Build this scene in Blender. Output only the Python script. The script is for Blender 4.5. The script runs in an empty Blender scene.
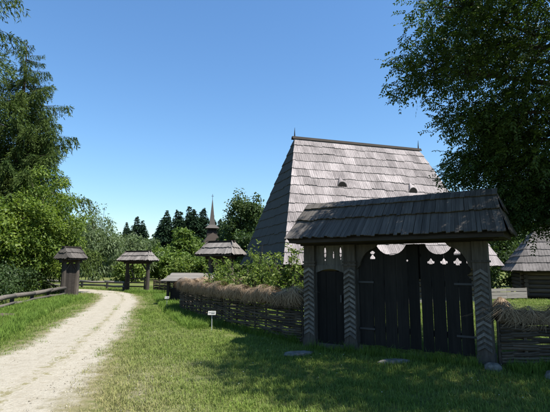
import bpy, math, random
import numpy as np
from mathutils import Vector, Matrix, noise as mnoise

R = math.radians
random.seed(7)
rng = np.random.default_rng(7)
scene = bpy.context.scene
COL = scene.collection

# ------------------------------------------------------------------ camera, sky, sun, exposure
cam_data = bpy.data.cameras.new('camera')
cam_data.sensor_width = 36.0
cam_data.lens = 28.8
cam_data.clip_start = 0.05
cam_data.clip_end = 2000.0
cam = bpy.data.objects.new('camera', cam_data)
cam.location = (0, 0, 1.6)
cam.rotation_euler = (R(90 + 7.64), 0, 0)
COL.objects.link(cam)
scene.camera = cam

SUN_EL = R(58)
SUN_AZ = math.atan2(0.87, -0.49)            # from +Y towards +X
to_sun = Vector((math.sin(SUN_AZ) * math.cos(SUN_EL), math.cos(SUN_AZ) * math.cos(SUN_EL), math.sin(SUN_EL)))

world = bpy.data.worlds.new('World')
scene.world = world
world.use_nodes = True
wn = world.node_tree.nodes
wn.clear()
sky = wn.new('ShaderNodeTexSky')
sky.sky_type = 'NISHITA'
sky.sun_disc = False
sky.sun_elevation = SUN_EL
sky.sun_rotation = SUN_AZ
sky.altitude = 0
sky.air_density = 1.5
sky.dust_density = 0.0
sky.ozone_density = 10.0
bg = wn.new('ShaderNodeBackground')
bg.inputs['Strength'].default_value = 0.08
wo = wn.new('ShaderNodeOutputWorld')
hs = wn.new('ShaderNodeHueSaturation')
hs.inputs['Saturation'].default_value = 1.05
world.node_tree.links.new(sky.outputs[0], hs.inputs['Color'])
world.node_tree.links.new(hs.outputs[0], bg.inputs[0])
world.node_tree.links.new(bg.outputs[0], wo.inputs[0])

sun_data = bpy.data.lights.new('sun', 'SUN')
sun_data.energy = 5.0
sun_data.angle = R(0.53)
sun_data.color = (1.0, 0.95, 0.87)
sun = bpy.data.objects.new('sun', sun_data)
sun.rotation_euler = to_sun.to_track_quat('Z', 'Y').to_euler()
sun.location = (20, -8, 30)
COL.objects.link(sun)

scene.view_settings.view_transform = 'Standard'
scene.view_settings.look = 'None'
scene.view_settings.exposure = 1.2
scene.view_settings.gamma = 1.0
scene.view_settings.use_curve_mapping = False
scene.cycles.max_bounces = 6
scene.cycles.diffuse_bounces = 3
scene.cycles.transmission_bounces = 3
scene.cycles.transparent_max_bounces = 4


# ------------------------------------------------------------------ materials
class NT:
    def __init__(self, name):
        self.m = bpy.data.materials.new(name)
        self.m.use_nodes = True
        self.t = self.m.node_tree
        self.t.nodes.clear()
        self.out = self.t.nodes.new('ShaderNodeOutputMaterial')

    def n(self, typ, **kw):
        nd = self.t.nodes.new(typ)
        for k, v in kw.items():
            setattr(nd, k, v)
        return nd

    def l(self, a, b):
        self.t.links.new(a, b)

    def noise(self, vec, scale, detail=4, rough=0.55):
        nd = self.n('ShaderNodeTexNoise')
        nd.inputs['Scale'].default_value = scale
        nd.inputs['Detail'].default_value = detail
        nd.inputs['Roughness'].default_value = rough
        if vec is not None:
            self.l(vec, nd.inputs['Vector'])
        return nd.outputs['Fac']

    def mapping(self, vec, scale=(1, 1, 1)):
        nd = self.n('ShaderNodeMapping')
        nd.inputs['Scale'].default_value = scale
        self.l(vec, nd.inputs['Vector'])
        return nd.outputs['Vector']

    def ramp(self, fac, stops):
        nd = self.n('ShaderNodeValToRGB')
        el = nd.color_ramp.elements
        while len(el) < len(stops):
            el.new(0.5)
        for e, (p, c) in zip(el, stops):
            e.position = p
            e.color = (c[0], c[1], c[2], 1) if len(c) == 3 else c
        self.l(fac, nd.inputs['Fac'])
        return nd.outputs['Color']

    def mix(self, fac, a, b, blend='MIX'):
        nd = self.n('ShaderNodeMix', data_type='RGBA', blend_type=blend)
        for s, v in ((nd.inputs[0], fac), (nd.inputs[6], a), (nd.inputs[7], b)):
            if hasattr(v, 'links') or hasattr(v, 'is_linked'):
                self.l(v, s)
            elif isinstance(v, (int, float)):
                s.default_value = v
            else:
                s.default_value = (v[0], v[1], v[2], 1)
        return nd.outputs[2]

    def math(self, op, a, b=0.0, clamp=False):
        nd = self.n('ShaderNodeMath', operation=op, use_clamp=clamp)
        for s, v in ((nd.inputs[0], a), (nd.inputs[1], b)):
            if isinstance(v, (int, float)):
                s.default_value = v
            else:
                self.l(v, s)
        return nd.outputs[0]

    def bump(self, h, strength=0.4, dist=0.02):
        nd = self.n('ShaderNodeBump')
        nd.inputs['Strength'].default_value = strength
        nd.inputs['Distance'].default_value = dist
        self.l(h, nd.inputs['Height'])
        return nd.outputs['Normal']

    def surf(self, col, rough=0.85, normal=None, spec=0.2):
        b = self.n('ShaderNodeBsdfPrincipled')
        if hasattr(col, 'is_linked'):
            self.l(col, b.inputs['Base Color'])
        else:
            b.inputs['Base Color'].default_value = (*col, 1)
        b.inputs['Roughness'].default_value = rough
        b.inputs['Specular IOR Level'].default_value = spec
        if normal is not None:
            self.l(normal, b.inputs['Normal'])
        self.l(b.outputs[0], self.out.inputs['Surface'])
        return self.m


def wood(name, dark, light, grain=(30, 30, 2.0), tint=0.35, patch=1.2, bump=0.5, k=0.62, stain=None):
    dark = tuple(k * c for c in dark); light = tuple(k * c for c in light)
    t = NT(name)
    tc = t.n('ShaderNodeTexCoord').outputs['Object']
    oi = t.n('ShaderNodeObjectInfo').outputs['Random']
    sh = t.n('ShaderNodeVectorMath', operation='ADD')
    cmb = t.n('ShaderNodeCombineXYZ')
    off = t.math('MULTIPLY', oi, 37.0)
    for i in range(3):
        t.l(off, cmb.inputs[i])
    t.l(tc, sh.inputs[0]); t.l(cmb.outputs[0], sh.inputs[1])
    v = sh.outputs[0]
    g = t.noise(t.mapping(v, grain), 1.0, 6, 0.65)
    p = t.noise(v, patch, 3, 0.5)
    c = t.ramp(g, [(0.28, dark), (0.72, light)])
    mid = tuple(0.5 * (a + b) for a, b in zip(dark, light))
    c = t.mix(t.math('MULTIPLY', p, 0.55), c, tuple(0.72 * x for x in mid))
    if stain:
        stain, ssc = stain
        wp = t.n('ShaderNodeNewGeometry').outputs['Position']
        st = t.noise(t.mapping(wp, (1.6 * ssc, 1.6 * ssc, 0.45 * ssc)), 1.0, 6, 0.68)
        c = t.mix(t.ramp(st, [(0.42, (0, 0, 0)), (0.72, (stain, stain, stain))]), c, tuple(0.42 * x for x in mid))
    kk = t.math('ADD', t.math('MULTIPLY', oi, 2 * tint), 1 - tint)
    kc = t.n('ShaderNodeCombineXYZ')
    for i in range(3):
        t.l(kk, kc.inputs[i])
    c = t.mix(1.0, c, kc.outputs[0], 'MULTIPLY')
    return t.surf(c, 0.85, t.bump(g, bump, 0.012))


def foliage(name, dark, light, trans=0.35, tcol=(1.15, 1.25, 0.55), k=0.75, spec=0.2):
    dark = tuple(k * c for c in dark); light = tuple(k * c for c in light)
    t = NT(name)
    a = t.n('ShaderNodeAttribute', attribute_name='tone').outputs['Fac']
    c = t.ramp(a, [(0.0, dark), (1.0, light)])
    d = t.n('ShaderNodeBsdfPrincipled')
    t.l(c, d.inputs['Base Color'])
    d.inputs['Roughness'].default_value = 0.55
    d.inputs['Specular IOR Level'].default_value = spec
    tr = t.n('ShaderNodeBsdfTranslucent')
    t.l(t.mix(1.0, c, tcol, 'MULTIPLY'), tr.inputs['Color'])
    mx = t.n('ShaderNodeMixShader')
    mx.inputs[0].default_value = trans
    t.l(d.outputs[0], mx.inputs[1]); t.l(tr.outputs[0], mx.inputs[2])
    t.l(mx.outputs[0], t.out.inputs['Surface'])
    return t.m


M = {}
M['post'] = wood('weathered_post_wood', (0.055, 0.045, 0.036), (0.18, 0.155, 0.128), (26, 26, 1.6), stain=(0.8, 4.0))
M['carved'] = wood('carved_ridge_wood', (0.13, 0.118, 0.103), (0.36, 0.33, 0.295), (26, 26, 8), 0.3, stain=(0.85, 6.0))  # post wood made lighter; light on the raised carving is in the colour
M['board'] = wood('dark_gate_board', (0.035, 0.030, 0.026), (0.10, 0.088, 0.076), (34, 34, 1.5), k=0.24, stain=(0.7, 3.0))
M['panel'] = wood('grey_panel_board', (0.12, 0.11, 0.095), (0.34, 0.32, 0.285), (30, 30, 2), stain=(0.7, 5.0))
M['dark'] = wood('dark_timber', (0.022, 0.018, 0.015), (0.06, 0.05, 0.042), (3, 20, 20))
M['log'] = wood('old_log', (0.06, 0.047, 0.036), (0.17, 0.135, 0.105), (2, 22, 22))
M['rail'] = wood('silvered_rail', (0.20, 0.18, 0.155), (0.43, 0.40, 0.36), (2, 24, 24), 0.2)
M['grey_log'] = wood('grey_log', (0.075, 0.066, 0.055), (0.23, 0.205, 0.175), (2, 24, 24), 0.25)
M['withy'] = wood('woven_hazel_rod', (0.05, 0.040, 0.03), (0.17, 0.135, 0.10), (3, 25, 25), 0.5)
M['sh_house'] = wood('silvered_roof_shingle', (0.22, 0.192, 0.188), (0.52, 0.468, 0.46), (24, 1.3, 4), 0.24, 0.8, 0.8, 0.69, (0.9, 1.3))
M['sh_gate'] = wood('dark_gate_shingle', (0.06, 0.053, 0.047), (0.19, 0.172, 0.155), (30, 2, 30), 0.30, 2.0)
M['sh_grey'] = wood('grey_shingle', (0.15, 0.135, 0.125), (0.36, 0.33, 0.31), (26, 2, 26), 0.25, 1.5)
M['sh_end_shade'] = wood('shade_darkened_shingle', (0.055, 0.058, 0.052), (0.155, 0.155, 0.145), (24, 1.3, 4), 0.16, 0.8, 0.5)  # darker copy of the house shingle; shade on the left end painted in
M['sh_weathered'] = wood('weathered_grey_shingle', (0.11, 0.10, 0.094), (0.27, 0.247, 0.235), (26, 2, 26), 0.28, 1.5, stain=(0.8, 1.5))
M['sh_church'] = wood('brown_church_shingle', (0.07, 0.055, 0.045), (0.18, 0.145, 0.12), (20, 3, 20), 0.2, 1.5)
M['bark'] = wood('rough_bark', (0.035, 0.028, 0.022), (0.12, 0.10, 0.08), (14, 14, 3), 0.1)
M['tan_wood'] = wood('pale_tan_wood', (0.30, 0.22, 0.14), (0.48, 0.37, 0.25), (20, 20, 3), 0.1)

t = NT('straw')
a = t.n('ShaderNodeAttribute', attribute_name='tone').outputs['Fac']
M['straw'] = t.surf(t.ramp(a, [(0, (0.075, 0.052, 0.032)), (0.5, (0.20, 0.14, 0.085)), (1, (0.37, 0.28, 0.185))]), 0.7)
t = NT('straw_core')
M['straw_core'] = t.surf(t.ramp(t.noise(t.n('ShaderNodeTexCoord').outputs['Object'], 30), [(0.3, (0.05, 0.034, 0.02)), (0.7, (0.14, 0.095, 0.055))]), 0.9)
t = NT('field_stone')
tc = t.n('ShaderNodeTexCoord').outputs['Object']
h = t.noise(tc, 14, 6)
M['stone'] = t.surf(t.ramp(h, [(0.3, (0.07, 0.068, 0.058)), (0.7, (0.20, 0.19, 0.165))]), 0.9, t.bump(h, 0.6, 0.02))
M['white'] = NT('sign_face').surf((0.30, 0.30, 0.28), 0.5)
t = NT('limestone_pebble')
rn = t.n('ShaderNodeObjectInfo').outputs['Random']
M['pebble'] = t.surf(t.ramp(rn, [(0, (0.12, 0.105, 0.08)), (0.6, (0.22, 0.20, 0.16)), (1, (0.31, 0.29, 0.245))]), 0.9)
M['petal'] = NT('daisy_petal').surf((0.42, 0.42, 0.36), 0.7)
M['metal'] = NT('sign_stake').surf((0.35, 0.35, 0.34), 0.5, None, 0.5)
M['print'] = NT('sign_print').surf((0.16, 0.17, 0.16), 0.6)
M['hollow'] = NT('unlit_opening_black').surf((0.012, 0.011, 0.010), 0.95)  # flat black fill; the darkness inside openings is put into the colour
M['iron'] = NT('wrought_iron').surf((0.03, 0.03, 0.032), 0.6, None, 0.4)

M['lf_locust'] = foliage('locust_leaf', (0.040, 0.075, 0.020), (0.10, 0.165, 0.042), 0.32, k=0.66)
M['lf_maple'] = foliage('maple_leaf', (0.045, 0.085, 0.018), (0.15, 0.20, 0.035), 0.44, k=1.15)
M['lf_bush'] = foliage('shrub_leaf', (0.055, 0.095, 0.022), (0.17, 0.22, 0.05), 0.42, k=1.0)
M['lf_willow'] = foliage('willow_leaf', (0.075, 0.11, 0.050), (0.16, 0.21, 0.10), 0.35, k=0.92)
M['lf_mid'] = foliage('meadow_tree_leaf', (0.05, 0.09, 0.020), (0.14, 0.20, 0.040), 0.40, k=0.95)
M['lf_deep'] = foliage('dark_tree_leaf', (0.030, 0.058, 0.020), (0.075, 0.12, 0.038), 0.32)
M['lf_spruce'] = foliage('spruce_needle', (0.028, 0.054, 0.016), (0.115, 0.16, 0.042), 0.25, spec=0.05)
M['lf_tall'] = foliage('poplar_leaf', (0.035, 0.065, 0.022), (0.095, 0.14, 0.045), 0.34)
M['lf_far'] = foliage('far_spruce_needle', (0.010, 0.026, 0.014), (0.030, 0.056, 0.026), 0.08, spec=0.05)

# ground cover blades: colour drifts between lush and dry from place to place
def blade_mat(name, lush_a, lush_b, dry):
    t = NT(name)
    pos = t.n('ShaderNodeNewGeometry').outputs['Position']
    rnd = t.n('ShaderNodeObjectInfo').outputs['Random']
    a = t.n('ShaderNodeAttribute', attribute_name='tone').outputs['Fac']
    c = t.ramp(rnd, [(0, lush_a), (1, lush_b)])
    n1 = t.noise(pos, 0.55, 4, 0.6)
    s = t.n('ShaderNodeSeparateXYZ'); t.l(pos, s.inputs[0])
    # drier near the track and in the trodden verge
    xx = t.math('ADD', s.outputs[0], t.math('MULTIPLY', s.outputs[1], 0.22))
    dr = t.math('SUBTRACT', 1.0, t.math('MULTIPLY', t.math('ABSOLUTE', t.math('ADD', xx, 1.1)), 0.42), True)
    nr = t.math('SUBTRACT', 1.0, t.math('MULTIPLY', s.outputs[1], 0.075), True)
    f = t.math('ADD', t.math('MULTIPLY', t.math('MULTIPLY', dr, nr), 1.45), t.math('MULTIPLY', t.math('SUBTRACT', n1, 0.54), 1.3))
    f = t.math('ADD', f, t.math('MULTIPLY', t.math('SUBTRACT', a, 0.5), 0.5), True)
    c = t.mix(f, c, dry)
    d = t.n('ShaderNodeBsdfPrincipled')
    t.l(c, d.inputs['Base Color'])
    d.inputs['Roughness'].default_value = 0.6
    d.inputs['Specular IOR Level'].default_value = 0.15
    tr = t.n('ShaderNodeBsdfTranslucent')
    t.l(c, tr.inputs['Color'])
    mx = t.n('ShaderNodeMixShader'); mx.inputs[0].default_value = 0.3
    t.l(d.outputs[0], mx.inputs[1]); t.l(tr.outputs[0], mx.inputs[2])
    t.l(mx.outputs[0], t.out.inputs['Surface'])
    return t.m
M['lawn'] = blade_mat('lawn_blade', (0.080, 0.135, 0.022), (0.185, 0.25, 0.048), (0.31, 0.275, 0.13))
M['tall'] = blade_mat('tall_grass_blade', (0.075, 0.14, 0.020), (0.14, 0.215, 0.035), (0.16, 0.20, 0.05))

t = NT('meadow_ground')
pos = t.n('ShaderNodeNewGeometry').outputs['Position']
n1 = t.noise(pos, 0.35, 5, 0.6); n2 = t.noise(pos, 9.0, 6, 0.7); n3 = t.noise(pos, 60.0, 3, 0.7)
c = t.ramp(n1, [(0.32, (0.065, 0.105, 0.022)), (0.55, (0.105, 0.14, 0.036)), (0.75, (0.17, 0.165, 0.07))])
c = t.mix(t.math('MULTIPLY', n2, 0.6), c, (0.13, 0.105, 0.06))
c = t.mix(t.math('MULTIPLY', n3, 0.45), c, (0.06, 0.075, 0.02))
s = t.n('ShaderNodeSeparateXYZ'); t.l(pos, s.inputs[0])
tx = t.math('MULTIPLY', t.math('ADD', s.outputs[0], 2.1), 0.75); ty = t.math('MULTIPLY', t.math('ADD', s.outputs[1], -5.4), 0.30)
tf = t.math('SUBTRACT', 1.15, t.math('SQRT', t.math('ADD', t.math('MULTIPLY', tx, tx), t.math('MULTIPLY', ty, ty))), True)
tf = t.math('MULTIPLY', tf, t.ramp(n2, [(0.35, (0.15, 0.15, 0.15)), (0.6, (1, 1, 1))]), True)
c = t.mix(tf, c, (0.21, 0.185, 0.125))
M['ground'] = t.surf(c, 0.95, t.bump(t.math('ADD', n2, t.math('MULTIPLY', n3, 0.4)), 0.7, 0.05), 0.05)

t = NT('pale_gravel')
uv = t.n('ShaderNodeUVMap').outputs[0]
s = t.n('ShaderNodeSeparateXYZ'); t.l(uv, s.inputs[0])
pos = t.n('ShaderNodeNewGeometry').outputs['Position']
vo = t.n('ShaderNodeTexVoronoi'); vo.inputs['Scale'].default_value = 26.0; t.l(pos, vo.inputs['Vector'])
n1 = t.noise(pos, 1.6, 5, 0.65); n2 = t.noise(pos, 40, 4, 0.7); n4 = t.noise(pos, 5.0, 5, 0.7)
c = t.ramp(n2, [(0.25, (0.21, 0.19, 0.15)), (0.75, (0.37, 0.345, 0.285))])
c = t.mix(t.math('MULTIPLY', vo.outputs['Color'], 0.28), c, (0.18, 0.16, 0.12))
c = t.mix(t.ramp(n4, [(0.50, (0, 0, 0)), (0.72, (0.6, 0.6, 0.6))]), c, (0.17, 0.145, 0.095))
# edges and the strip between the wheel tracks mix with dry soil and thin grass
e = t.math('MULTIPLY', t.math('ABSOLUTE', t.math('SUBTRACT', s.outputs[0], 0.5)), 2.0)
e = t.math('ADD', e, t.math('MULTIPLY', t.math('SUBTRACT', n1, 0.5), 0.55))
e = t.math('ADD', e, t.math('MULTIPLY', t.math('SUBTRACT', n4, 0.5), 0.4))
c = t.mix(t.ramp(e, [(0.54, (0, 0, 0)), (0.74, (1, 1, 1))]), c, (0.15, 0.135, 0.075))
c = t.mix(t.ramp(e, [(0.72, (0, 0, 0)), (0.90, (1, 1, 1))]), c, t.ramp(t.noise(pos, 11.0, 6, 0.7), [(0.38, (0.075, 0.09, 0.03)), (0.52, (0.12, 0.12, 0.05)), (0.66, (0.20, 0.178, 0.12))]))
m_ = t.math('ABSOLUTE', t.math('SUBTRACT', s.outputs[0], 0.575))
m_ = t.math('ADD', m_, t.math('MULTIPLY', t.math('SUBTRACT', n4, 0.42), 0.45))
c = t.mix(t.ramp(m_, [(0.010, (0.85, 0.85, 0.85)), (0.06, (0, 0, 0))]), c, (0.15, 0.135, 0.065))
hb = t.math('ADD', t.math('MULTIPLY', vo.outputs['Distance'], 0.6), n2)
M['gravel'] = t.surf(c, 0.95, t.bump(hb, 0.6, 0.02), 0.05)


# ------------------------------------------------------------------ mesh helpers
class MB:
    """collects boxes, prisms and tubes for one mesh"""
    def __init__(s):
        s.v = []; s.f = []

    def box(s, c, size, rot=None):
        hx, hy, hz = (0.5 * k for k in size)
        b = len(s.v)
        for dz in (-hz, hz):
            for dx, dy in ((-hx, -hy), (hx, -hy), (hx, hy), (-hx, hy)):
                p = Vector((dx, dy, dz))
                if rot is not None:
                    p = rot @ p
                s.v.append(tuple(p + Vector(c)))
        s.f += [tuple(b + i for i in q) for q in ((3, 2, 1, 0), (4, 5, 6, 7), (0, 1, 5, 4), (1, 2, 6, 5), (2, 3, 7, 6), (3, 0, 4, 7))]
        return s

    def hexa(s, p):
        """eight points, bottom ring then top ring"""
        b = len(s.v); s.v += [tuple(q) for q in p]
        s.f += [tuple(b + i for i in q) for q in ((3, 2, 1, 0), (4, 5, 6, 7), (0, 1, 5, 4), (1, 2, 6, 5), (2, 3, 7, 6), (3, 0, 4, 7))]
        return s

    def prism(s, poly, y0, y1):
        """outline in x,z (counter-clockwise seen from -y), thickness along y"""
        b = len(s.v); n = len(poly)
        s.v += [(x, y0, z) for x, z in poly] + [(x, y1, z) for x, z in poly]
        s.f.append(tuple(range(b, b + n)))
        s.f.append(tuple(range(b + 2 * n - 1, b + n - 1, -1)))
        for i in range(n):
            j = (i + 1) % n
            s.f.append((b + j, b + i, b + n + i, b + n + j))
        return s

    def tube(s, pts, rad, sides=6, cap=True):
        pts = [Vector(p) for p in pts]
        if not hasattr(rad, '__len__'):
            rad = [rad] * len(pts)
        b = len(s.v)
        for i, p in enumerate(pts):
            d = (pts[min(i + 1, len(pts) - 1)] - pts[max(i - 1, 0)]).normalized()
            u = d.cross(Vector((0, 0, 1)))
            if u.length < 0.05:
                u = d.cross(Vector((1, 0, 0)))
            u.normalize(); w = u.cross(d)
            for k in range(sides):
                a = 2 * math.pi * k / sides
                s.v.append(tuple(p + float(rad[i]) * (math.cos(a) * u + math.sin(a) * w)))
        for i in range(len(pts) - 1):
            for k in range(sides):
                k2 = (k + 1) % sides
                s.f.append((b + i * sides + k, b + i * sides + k2, b + (i + 1) * sides + k2, b + (i + 1) * sides + k))
        if cap:
            s.f.append(tuple(b + k for k in reversed(range(sides))))
            e = b + (len(pts) - 1) * sides
            s.f.append(tuple(e + k for k in range(sides)))
        return s

    def mesh(s, name):
        me = bpy.data.meshes.new(name)
        me.from_pydata(s.v, [], s.f)
        me.update()
        return me


def link(name, me, mat, parent=None, mtx=None, smooth=False):
    if isinstance(me, MB):
        me = me.mesh(name)
    if mat is not None and not me.materials:
        me.materials.append(M[mat])
    if smooth:
        me.polygons.foreach_set('use_smooth', [True] * len(me.polygons))
    o = bpy.data.objects.new(name, me)
    COL.objects.link(o)
    if parent is not None:
        o.parent = parent
    if mtx is not None:
        o.matrix_local = mtx
    return o


def thing(name, label, cat, loc=(0, 0, 0), rz=0.0, group=None):
    o = bpy.data.objects.new(name, None)
    o.empty_display_size = 0.3
    o.location = loc; o.rotation_euler = (0, 0, rz)
    COL.objects.link(o)
    return tag(o, label, cat, group)


def tag(o, label, cat, group=None):
    o['label'] = label; o['category'] = cat
    if group:
        o['group'] = group
    return o


def struct(o):
    o['kind'] = 'structure'
    return o


def stuff(o):
    o['kind'] = 'stuff'
    return o


def quads(name, V, tone=None, fan=4):
    """mesh of separate n-point faces from an (n, fan, 3) array, with one tone value a face"""
    n = len(V)
    me = bpy.data.meshes.new(name)
    me.vertices.add(n * fan)
    me.vertices.foreach_set('co', np.ascontiguousarray(V, dtype=np.float32).reshape(-1))
    me.loops.add(n * fan)
    me.loops.foreach_set('vertex_index', np.arange(n * fan, dtype=np.int32))
    me.polygons.add(n)
    me.polygons.foreach_set('loop_start', np.arange(0, n * fan, fan, dtype=np.int32))
    me.update(calc_edges=True)
    if tone is not None:
        at = me.attributes.new('tone', 'FLOAT', 'FACE')
        at.data.foreach_set('value', np.clip(tone, 0, 1).astype(np.float32))
    return me


def unit(a):
    return a / (np.linalg.norm(a, axis=-1, keepdims=True) + 1e-9)


def leaf_quads(P, D, N, L, W, droop=0.0):
    """pointed leaves at P, growing along D, facing N"""
    D = unit(D); S = unit(np.cross(D, N))
    L = np.asarray(L).reshape(-1, 1) * np.ones((len(P), 1)); W = np.asarray(W).reshape(-1, 1) * np.ones((len(P), 1))
    mid = P + D * L * 0.45
    tip = P + D * L + np.array([0, 0, -1.0]) * L * droop
    return np.stack([P, mid + S * W * 0.5, tip, mid - S * W * 0.5], axis=1)


# ------------------------------------------------------------------ ground and track
def ground_h(x, y):
    d = math.hypot(x, y)
    k = 0.035 + 0.06 * min(1.0, max(0.0, (d - 14) / 30))
    return k * (mnoise.noise(Vector((x * 0.35, y * 0.35, 1.7))) + 0.5 * mnoise.noise(Vector((x * 1.1, y * 1.1, 4.2)))) - 0.01

def build_ground():
    xs = sorted(set([round(-30 + i * 0.6, 3) for i in range(101)] + [-700, -400, -250, -160, -110, -80, -60, -45, -36, 36, 45, 60, 80, 110, 160, 250, 400, 700]))
    ys = sorted(set([round(-4 + i * 0.5, 3) for i in range(85)] + [-300, -150, -60, -25, -10, 41, 45, 50, 56, 64, 74, 88, 105, 130, 170, 230, 320, 450, 700, 1100]))
    V = [(x, y, ground_h(x, y)) for y in ys for x in xs]
    nx = len(xs)
    F = [(j * nx + i, j * nx + i + 1, (j + 1) * nx + i + 1, (j + 1) * nx + i) for j in range(len(ys) - 1) for i in range(nx - 1)]
    me = bpy.data.meshes.new('ground'); me.from_pydata(V, [], F); me.update()
    return struct(link('ground', me, 'ground', smooth=True))
build_ground()

ROAD_L = [(-4.35, -6), (-4.5, 0), (-4.7, 4), (-4.96, 8.2), (-5.3, 10.1), (-6.25, 13.7), (-7.15, 17.4), (-8.45, 21.6), (-9.5, 24.2), (-11.5, 26.2), (-15, 27.3), (-22, 27.8), (-32, 28)]
ROAD_R = [(-1.35, -6), (-1.6, 0), (-2.0, 3.6), (-2.6, 6.6), (-3.05, 8.4), (-3.8, 11.6), (-4.75, 15.0), (-6.0, 19.6), (-7.6, 24.0), (-10.2, 28.0), (-14.5, 29.9), (-22, 30.4), (-32, 30.6)]

def catmull(P, per=10):
    P = [np.array(p, float) for p in P]
    P = [2 * P[0] - P[1]] + P + [2 * P[-1] - P[-2]]
    out = []
    for i in range(1, len(P) - 2):
        for k in range(per):
            t = k / per
            a, b, c, d = P[i - 1], P[i], P[i + 1], P[i + 2]
            out.append(0.5 * ((2 * b) + (c - a) * t + (2 * a - 5 * b + 4 * c - d) * t * t + (3 * b - a - 3 * c + d) * t ** 3))
    out.append(P[-2])
    return np.array(out)
RL, RR = catmull(ROAD_L), catmull(ROAD_R)

def build_road():
    V, F, UV = [], [], []
    nc = 17
    for i in range(len(RL)):
        jl = 0.10 * mnoise.noise(Vector((i * 0.13, 3, 0))); jr = 0.10 * mnoise.noise(Vector((i * 0.15, 9, 0)))
        for k in range(nc):
            a = -0.22 + jl * 0.5 + k / (nc - 1) * (1.44 + 0.5 * (jr - jl))
            p = RL[i] * (1 - a) + RR[i] * a
            crown = 0.016 - 0.034 * abs(2 * (k / (nc - 1)) - 1) ** 3
            rut = -0.015 * (math.exp(-((a - 0.27) / 0.1) ** 2) + math.exp(-((a - 0.80) / 0.1) ** 2))
            V.append((p[0], p[1], ground_h(p[0], p[1]) + 0.022 + crown + rut)); UV.append((k / (nc - 1), i))
    for i in range(len(RL) - 1):
        for k in range(nc - 1):
            F.append((i * nc + k, i * nc + k + 1, (i + 1) * nc + k + 1, (i + 1) * nc + k))
    me = bpy.data.meshes.new('road'); me.from_pydata(V, [], F); me.update()
    ul = me.uv_layers.new(name='UVMap')
    for lp in me.loops:
        ul.data[lp.index].uv = UV[lp.vertex_index]
    return struct(link('gravel_road', me, 'gravel', smooth=True))
build_road()


def edge_side(x, y, E):
    """signed distance of points from a track edge, positive on its right-hand side"""
    P = np.stack([x, y], 1); out = np.empty(len(P))
    T = np.gradient(E, axis=0); T /= np.linalg.norm(T, axis=1, keepdims=True)
    for s in range(0, len(P), 4000):
        Q = P[s:s + 4000]
        d = Q[:, None] - E[None]
        dist = np.linalg.norm(d, axis=2); k = dist.argmin(1)
        v = Q - E[k]
        out[s:s + 4000] = dist.min(1) * np.sign(v[:, 0] * T[k, 1] - v[:, 1] * T[k, 0])
    return out

def road_u(x, y):
    """position across the track (0..1 inside) and metres to the nearer edge"""
    a, b = edge_side(x, y, RL), -edge_side(x, y, RR)
    w = np.maximum(np.abs(a) + np.abs(b), .5)
    u = np.where((a > 0) & (b > 0), a / w, np.where(a <= 0, -np.abs(a) / 2.4, 1 + np.abs(b) / 2.4))
    return u, np.minimum(np.abs(a), np.abs(b))


# ------------------------------------------------------------------ main roofed gate
def top_flat(z):
    return lambda x: z

STAR = [(-0.052, 0.030), (-0.030, 0.024), (-0.022, 0.056), (0.006, 0.058), (0.018, 0.026), (0.034, 0.020), (0.056, 0.004)]
GLASS = [(-0.075, 0.050), (-0.045, 0.050), (-0.012, 0.020), (0.012, 0.020), (0.040, 0.052), (0.062, 0.034), (0.075, 0.010)]
SLOT = [(-0.10, 0.006), (-0.07, 0.022), (0.02, 0.022), (0.07, 0.012), (0.11, 0.003)]
DOT = [(-0.025, 0.012), (0.0, 0.028), (0.025, 0.012)]

def board_outline(x0, x1, z0, topf, ln=(), rn=(), taper=0.0, nseg=8):
    """outline of one board; ln / rn are cut-outs in its left / right edge"""
    P = [(x0 + taper, z0), (x1 - taper, z0)]
    def edge(x, notches, sgn):
        pts = []
        for z, prof, sc in sorted(notches):
            pts.append((x, z + prof[0][0] * sc * 1.02))
            pts += [(x - sgn * w * sc, z + dz * sc) for dz, w in prof]
            pts.append((x, z + prof[-1][0] * sc * 1.02))
        return pts
    zr = topf(x1); zl = topf(x0)
    P += [p for p in edge(x1, rn, 1) if p[1] < zr - 0.005]
    for k in range(nseg + 1):
        x = x1 + (x0 - x1) * k / nseg
        P.append((x, topf(x)))
    P += [p for p in reversed(edge(x0, ln, -1)) if p[1] < zl - 0.005]
    return P

def shingle_variant(name, w, l, th, slats, seed, jag=0.02):
    """one shingle piece lying in x (across), y (up the slope), z (out of the roof), lower end at the origin"""
    r = random.Random(seed)
    mb = MB(); x = -w / 2
    cuts = [0] + sorted(i / slats + r.uniform(-0.12, 0.12) / slats for i in range(1, slats)) + [1]
    for a, b in zip(cuts[:-1], cuts[1:]):
        xa, xb = x + a * w + 0.002, x + b * w - 0.002
        y0 = r.uniform(-jag, jag) * 0.6
        lift = r.uniform(0, 0.35) * th
        mb.hexa([(xa, y0, lift), (xb, y0, lift), (xb, l, -th), (xa, l, -th),
                 (xa, y0, th + lift), (xb, y0, th + lift * 0.6), (xb, l, 0), (xa, l, 0)])
    return mb.mesh(name)

def frame(o, x, y):
    """matrix with the given origin, x axis and (roughly) y axis"""
    x = Vector(x).normalized(); z = x.cross(Vector(y)).normalized(); y = z.cross(x)
    m = Matrix((x, y, z)).transposed().to_4x4()
    m.translation = Vector(o)
    return m

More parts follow.
